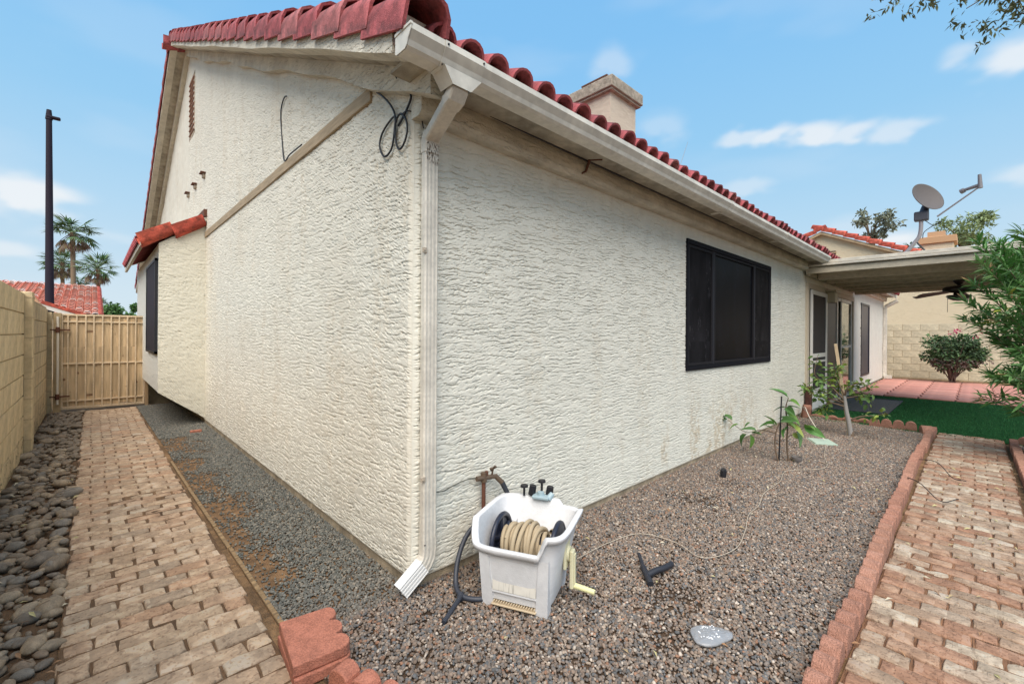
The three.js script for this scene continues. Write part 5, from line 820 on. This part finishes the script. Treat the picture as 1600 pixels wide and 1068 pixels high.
// ---------------- fan palms
function palm(label, pos, trunkH, r, seed, red) {
  const t = thing('fan_palm', label, 'palm tree', pos, 0, 'fan palms beyond the gate'); R = mulberry(seed);
  mesh('trunk', taper([[0, 0, 0], [.1, trunkH * .35, 0], [.05, trunkH * .7, .05], [0, trunkH, 0]], [.3, .2, .17, .19].map(v => v * r / 2.2), 9), red ? mat(L(.3, .13, .08), .95) : mat(L(.24, .17, .11), .95), t);
  const a = new Acc(), d = new Acc(), bl = new THREE.BufferGeometry(); bl.setAttribute('position', new THREE.Float32BufferAttribute([-.03, 0, 0, .03, 0, 0, .045, 0, .5, -.03, 0, 0, .045, 0, .5, -.045, 0, .5, -.045, 0, .5, .045, 0, .5, 0, -.12, 1], 3)); bl.computeVertexNormals();
  const frond = (acc, az, el, len, fan, droop, col) => {
    const dir = [Math.cos(el) * Math.cos(az), Math.sin(el), Math.cos(el) * Math.sin(az)], end = [dir[0] * len, trunkH + dir[1] * len - droop * len * .3, dir[2] * len];
    acc.add(strut([0, trunkH, 0], end, .03 * r / 2, .02 * r / 2, 4), new THREE.Matrix4(), col.map(v => v * .9));
    const side = nrm([-dir[2], 0, dir[0]]), up = [side[1] * dir[2] - side[2] * dir[1], side[2] * dir[0] - side[0] * dir[2], side[0] * dir[1] - side[1] * dir[0]];
    for (let k = -6; k <= 6; k++) { const f = k / 6 * 1.5, q = nrm([dir[0] * Math.cos(f) + side[0] * Math.sin(f), dir[1] * Math.cos(f) - droop * .5 - Math.abs(f) * .12, dir[2] * Math.cos(f) + side[2] * Math.sin(f)]); acc.add(bl, mat4(end, q, rr(-.4, .4), fan * rr(.85, 1.1)), col.map(v => v * rr(.75, 1.25))); }
  };
  for (let k = 0; k < 34; k++) frond(a, k * 2.4, rr(-.35, 1.25), r * rr(.42, .6), r * .5, rr(0, .7), k % 5 ? [.10, .18, .06] : [.17, .24, .08]);
  for (let k = 0; k < 16; k++) frond(d, k * 2.4 + 1, rr(-1.2, -.45), r * rr(.35, .5), r * .42, rr(.8, 1.6), [.26, .19, .115]);
  mesh('crown', a.geo(), foliage, t); mesh('dead_fronds', d.geo(), foliage, t);
}
palm('tallest fan palm with brown skirt beyond the red roof', [-2.82, 0, -61.3], 11.6, 2.5, 701);
palm('fan palm half hidden behind the tallest palm trunk', [-3.9, 0, -71.7], 9.6, 2.3, 702);
palm('stocky fan palm with reddish trunk at roof end', [-.95, 0, -55.5], 7.5, 1.9, 703, true);
palm('small slim fan palm between two larger palms', [-2.5, 0, -75], 7.4, 1.3, 704);
palm('tiny distant fan palm right of the red roof', [-.4, 0, -79.8], 5.3, .95, 705, true);

// ================================================================ BEYOND THE WALLS
{ // dark lighting pole
  const p = thing('street_lamp', 'tall dark lighting pole behind the left wall', 'lamp post', [-2.31, 0, -18]); const m = mat(L(.016, .011, .022), .9);
  mesh('pole', strut([0, 0, 0], [-.06, 8.3, -.05], .12, .07, 12), m, p); mesh('lamp_head', join(box(-.12, .2, 8.24, 8.32, -.14, .04, .03), strut([-.06, 8.2, -.05], [-.06, 8.5, -.05], .09, .06, 10)), m, p); mesh('base_plate', box(-.22, .22, -.02, .03, -.22, .22, .01), m, p);
}
{ // red roofed house beyond the gate
  const h = thing('neighbour_house', 'neighbour house with orange-red tiled roof beyond the gate', 'house'); R = mulberry(801);
  mesh('wall', box(-14, -1.3, 0, 2.2, -36, -22.9), mat(L(.55, .46, .36), .95), h);
  const rf = mesh('roof', extrude([[22.2, 2.05], [30.6, 3.86], [39, 2.05], [39, 1.95], [30.6, 3.7], [22.2, 1.95]], 13, alongX(-14.1)), mat(L(.3, .12, .08), .9), h);
  const a = new Acc(), tg = shellTile([[-.12, 0], [-.085, .07], [0, .1], [.085, .07], [.12, 0]], .42, .015, .05, .94), cols = [[.78, .32, .23], [.82, .38, .29], [.7, .26, .18], [.88, .68, .58], [.8, .36, .26]]; const sl = 1.81 / 8.4, c = Math.cos(Math.atan(sl)), s = Math.sin(Math.atan(sl));
  for (let r = 0; r < 23; r++) for (let k = 0; k < 53; k++) { const d = r * .37, m = new THREE.Matrix4().makeBasis(mX, V(0, c, s), V(0, s, -c)).setPosition(-1.25 - k * .242, 2.09 + d * s, -22.15 - d * c); a.add(tg, m, cols[Math.floor(R() * 5)]); }
  mesh('roof_tiles', a.geo(), mat(L(1, 1, 1), .8, { vertexColors: true }), rf).userData.kind = 'stuff';
  for (let k = 0; k < 30; k++) placeTile('ridge_tile', eaveG, BRIGHT[k % 3], V(-1.1 - k * .43, 3.9, -30.6), V(0, 0, -1), V(-1, 0, 0), rf).scale.setScalar(1.3);
  for (let k = 0; k < 19; k++) placeTile('rake_tile', eaveG, BRIGHT[(k + 1) % 3], V(-1.1, 2.1 + k * .43 * s, -22.2 - k * .43 * c), mX, V(0, s, -c), rf);
  // low front wing whose rake shows above the gate
  const w = mesh('wing_roof', box(-.65, .65, -.05, .05, -1.4, 1.4), BRIGHT[0], h); w.position.set(-1.85, 2.14, -18.6); w.rotation.z = -.37; mesh('white_fascia', box(-.65, .66, -.17, -.055, 1.3, 1.38), mat(L(.7, .66, .6), .8), w); mesh('wing_wall', box(-2.4, -1.3, 0, 1.85, -20, -17.5), mat(L(.55, .46, .36), .95), h);
}
{ // tan house behind the rear wall
  const h = thing('neighbour_house', 'tan stucco neighbour house with red roof behind patio cover', 'house'); R = mulberry(802);
  const tw = mat(L(.72, .60, .42), .95, { bumpMap: stuccoTex, bumpScale: .02 }), rk = z => 6.9 - .459 * Math.abs(z + 3.24);
  mesh('gable_wall', extrude([[-8, 0], [-8, 3.6], [-3.6, 3.74], [3.24, 6.8], [10, 3.7], [10, 0]], 7, alongX(26)), tw, h);
  const SLN = .459, cn = Math.cos(Math.atan(SLN)), sn = Math.sin(Math.atan(SLN));
  const rf = mesh('roof', extrude([[-4.0, rk(4.0) - .02], [3.24, 6.88], [10.4, rk(-10.4) - .02], [10.4, rk(-10.4) - .15], [3.24, 6.74], [-4.0, rk(4.0) - .15]], 7.4, alongX(25.75)), mat(L(.5, .36, .22), .9), h);
  for (let k = 0; k < 17; k++) { const d = k * .5; placeTile('rake_tile', rakeA, BRIGHT[k % 3], V(25.72, rk(4.1) + .04 + d * sn, 4.1 - d * cn), mX, V(0, sn, -cn), rf).scale.set(1.25, 1.25, 1.15); }
  for (let k = 0; k < 16; k++) { const d = k * .5; placeTile('rake_tile', rakeB, BRIGHT[(k + 1) % 3], V(25.72, rk(-10.3) + .04 + d * sn, -10.3 + d * cn), pX, V(0, sn, cn), rf).scale.set(1.25, 1.25, 1.15); }
  const v = mesh('gable_vent', box(25.96, 26.0, 5.0, 5.85, -3.3, -2.65), mat(L(.08, .05, .035), .95), h); for (let k = 0; k < 6; k++) { const g = box(-.05, .05, -.02, .02, -3.32, -2.63); g.rotateZ(.6); g.translate(25.95, 5.06 + k * .14, 0); mesh('louvre', g, mat(L(.45, .33, .2), .9), v); }
  const ch = mesh('chimney', box(26.1, 27.2, 4.2, 5.72, .52, 1.58), tw, h); mesh('chimney_cap', box(26.0, 27.3, 5.72, 6.02, .42, 1.68, .02), mat(L(.52, .31, .17), .9), ch); mesh('flue', box(26.3, 27, 6.02, 6.28, .72, 1.3), mat(L(.5, .31, .18), .9), ch);
}
{ // dry leaves and twigs lying about
  R = mulberry(901); const a = new Acc(), lg = leafGeo(.05, .018, .3, .3, 2), st = [[.36, .27, .15], [.30, .17, .09], [.45, .4, .2], [.52, .46, .34]];
  for (let k = 0; k < 260; k++) { const z = R(), p = z < .45 ? [rr(.9, 6.5), .032, rr(1.88, 2.5)] : z < .8 ? [rr(0, 5), .036, rr(.3, 1.65)] : [rr(-1.9, -1.4), .07, rr(-4, .4)]; a.add(lg, mat4(p, nrm([rr(-1, 1), rr(-.1, .1), rr(-1, 1)]), rr(-.5, .5), rr(.5, 1.1)), pick(st)); }
  for (let k = 0; k < 90; k++) { const x = rr(-1.9, -1.5), z = rr(-5, .4), an = rr(0, 6.28), l = rr(.04, .14), y = rr(.06, .1); a.add(strut([x, y, z], [x + Math.cos(an) * l, y + rr(-.01, .02), z + Math.sin(an) * l], .002, .0015, 4), new THREE.Matrix4(), [.16, .10, .06]); }
  tag(mesh('leaf_litter', a.geo(), mat(L(1, 1, 1), .9, { vertexColors: true })), 'scattered dry leaves and twigs on the ground', 'litter', null, 'stuff');
}

renderer.render(scene, camera);
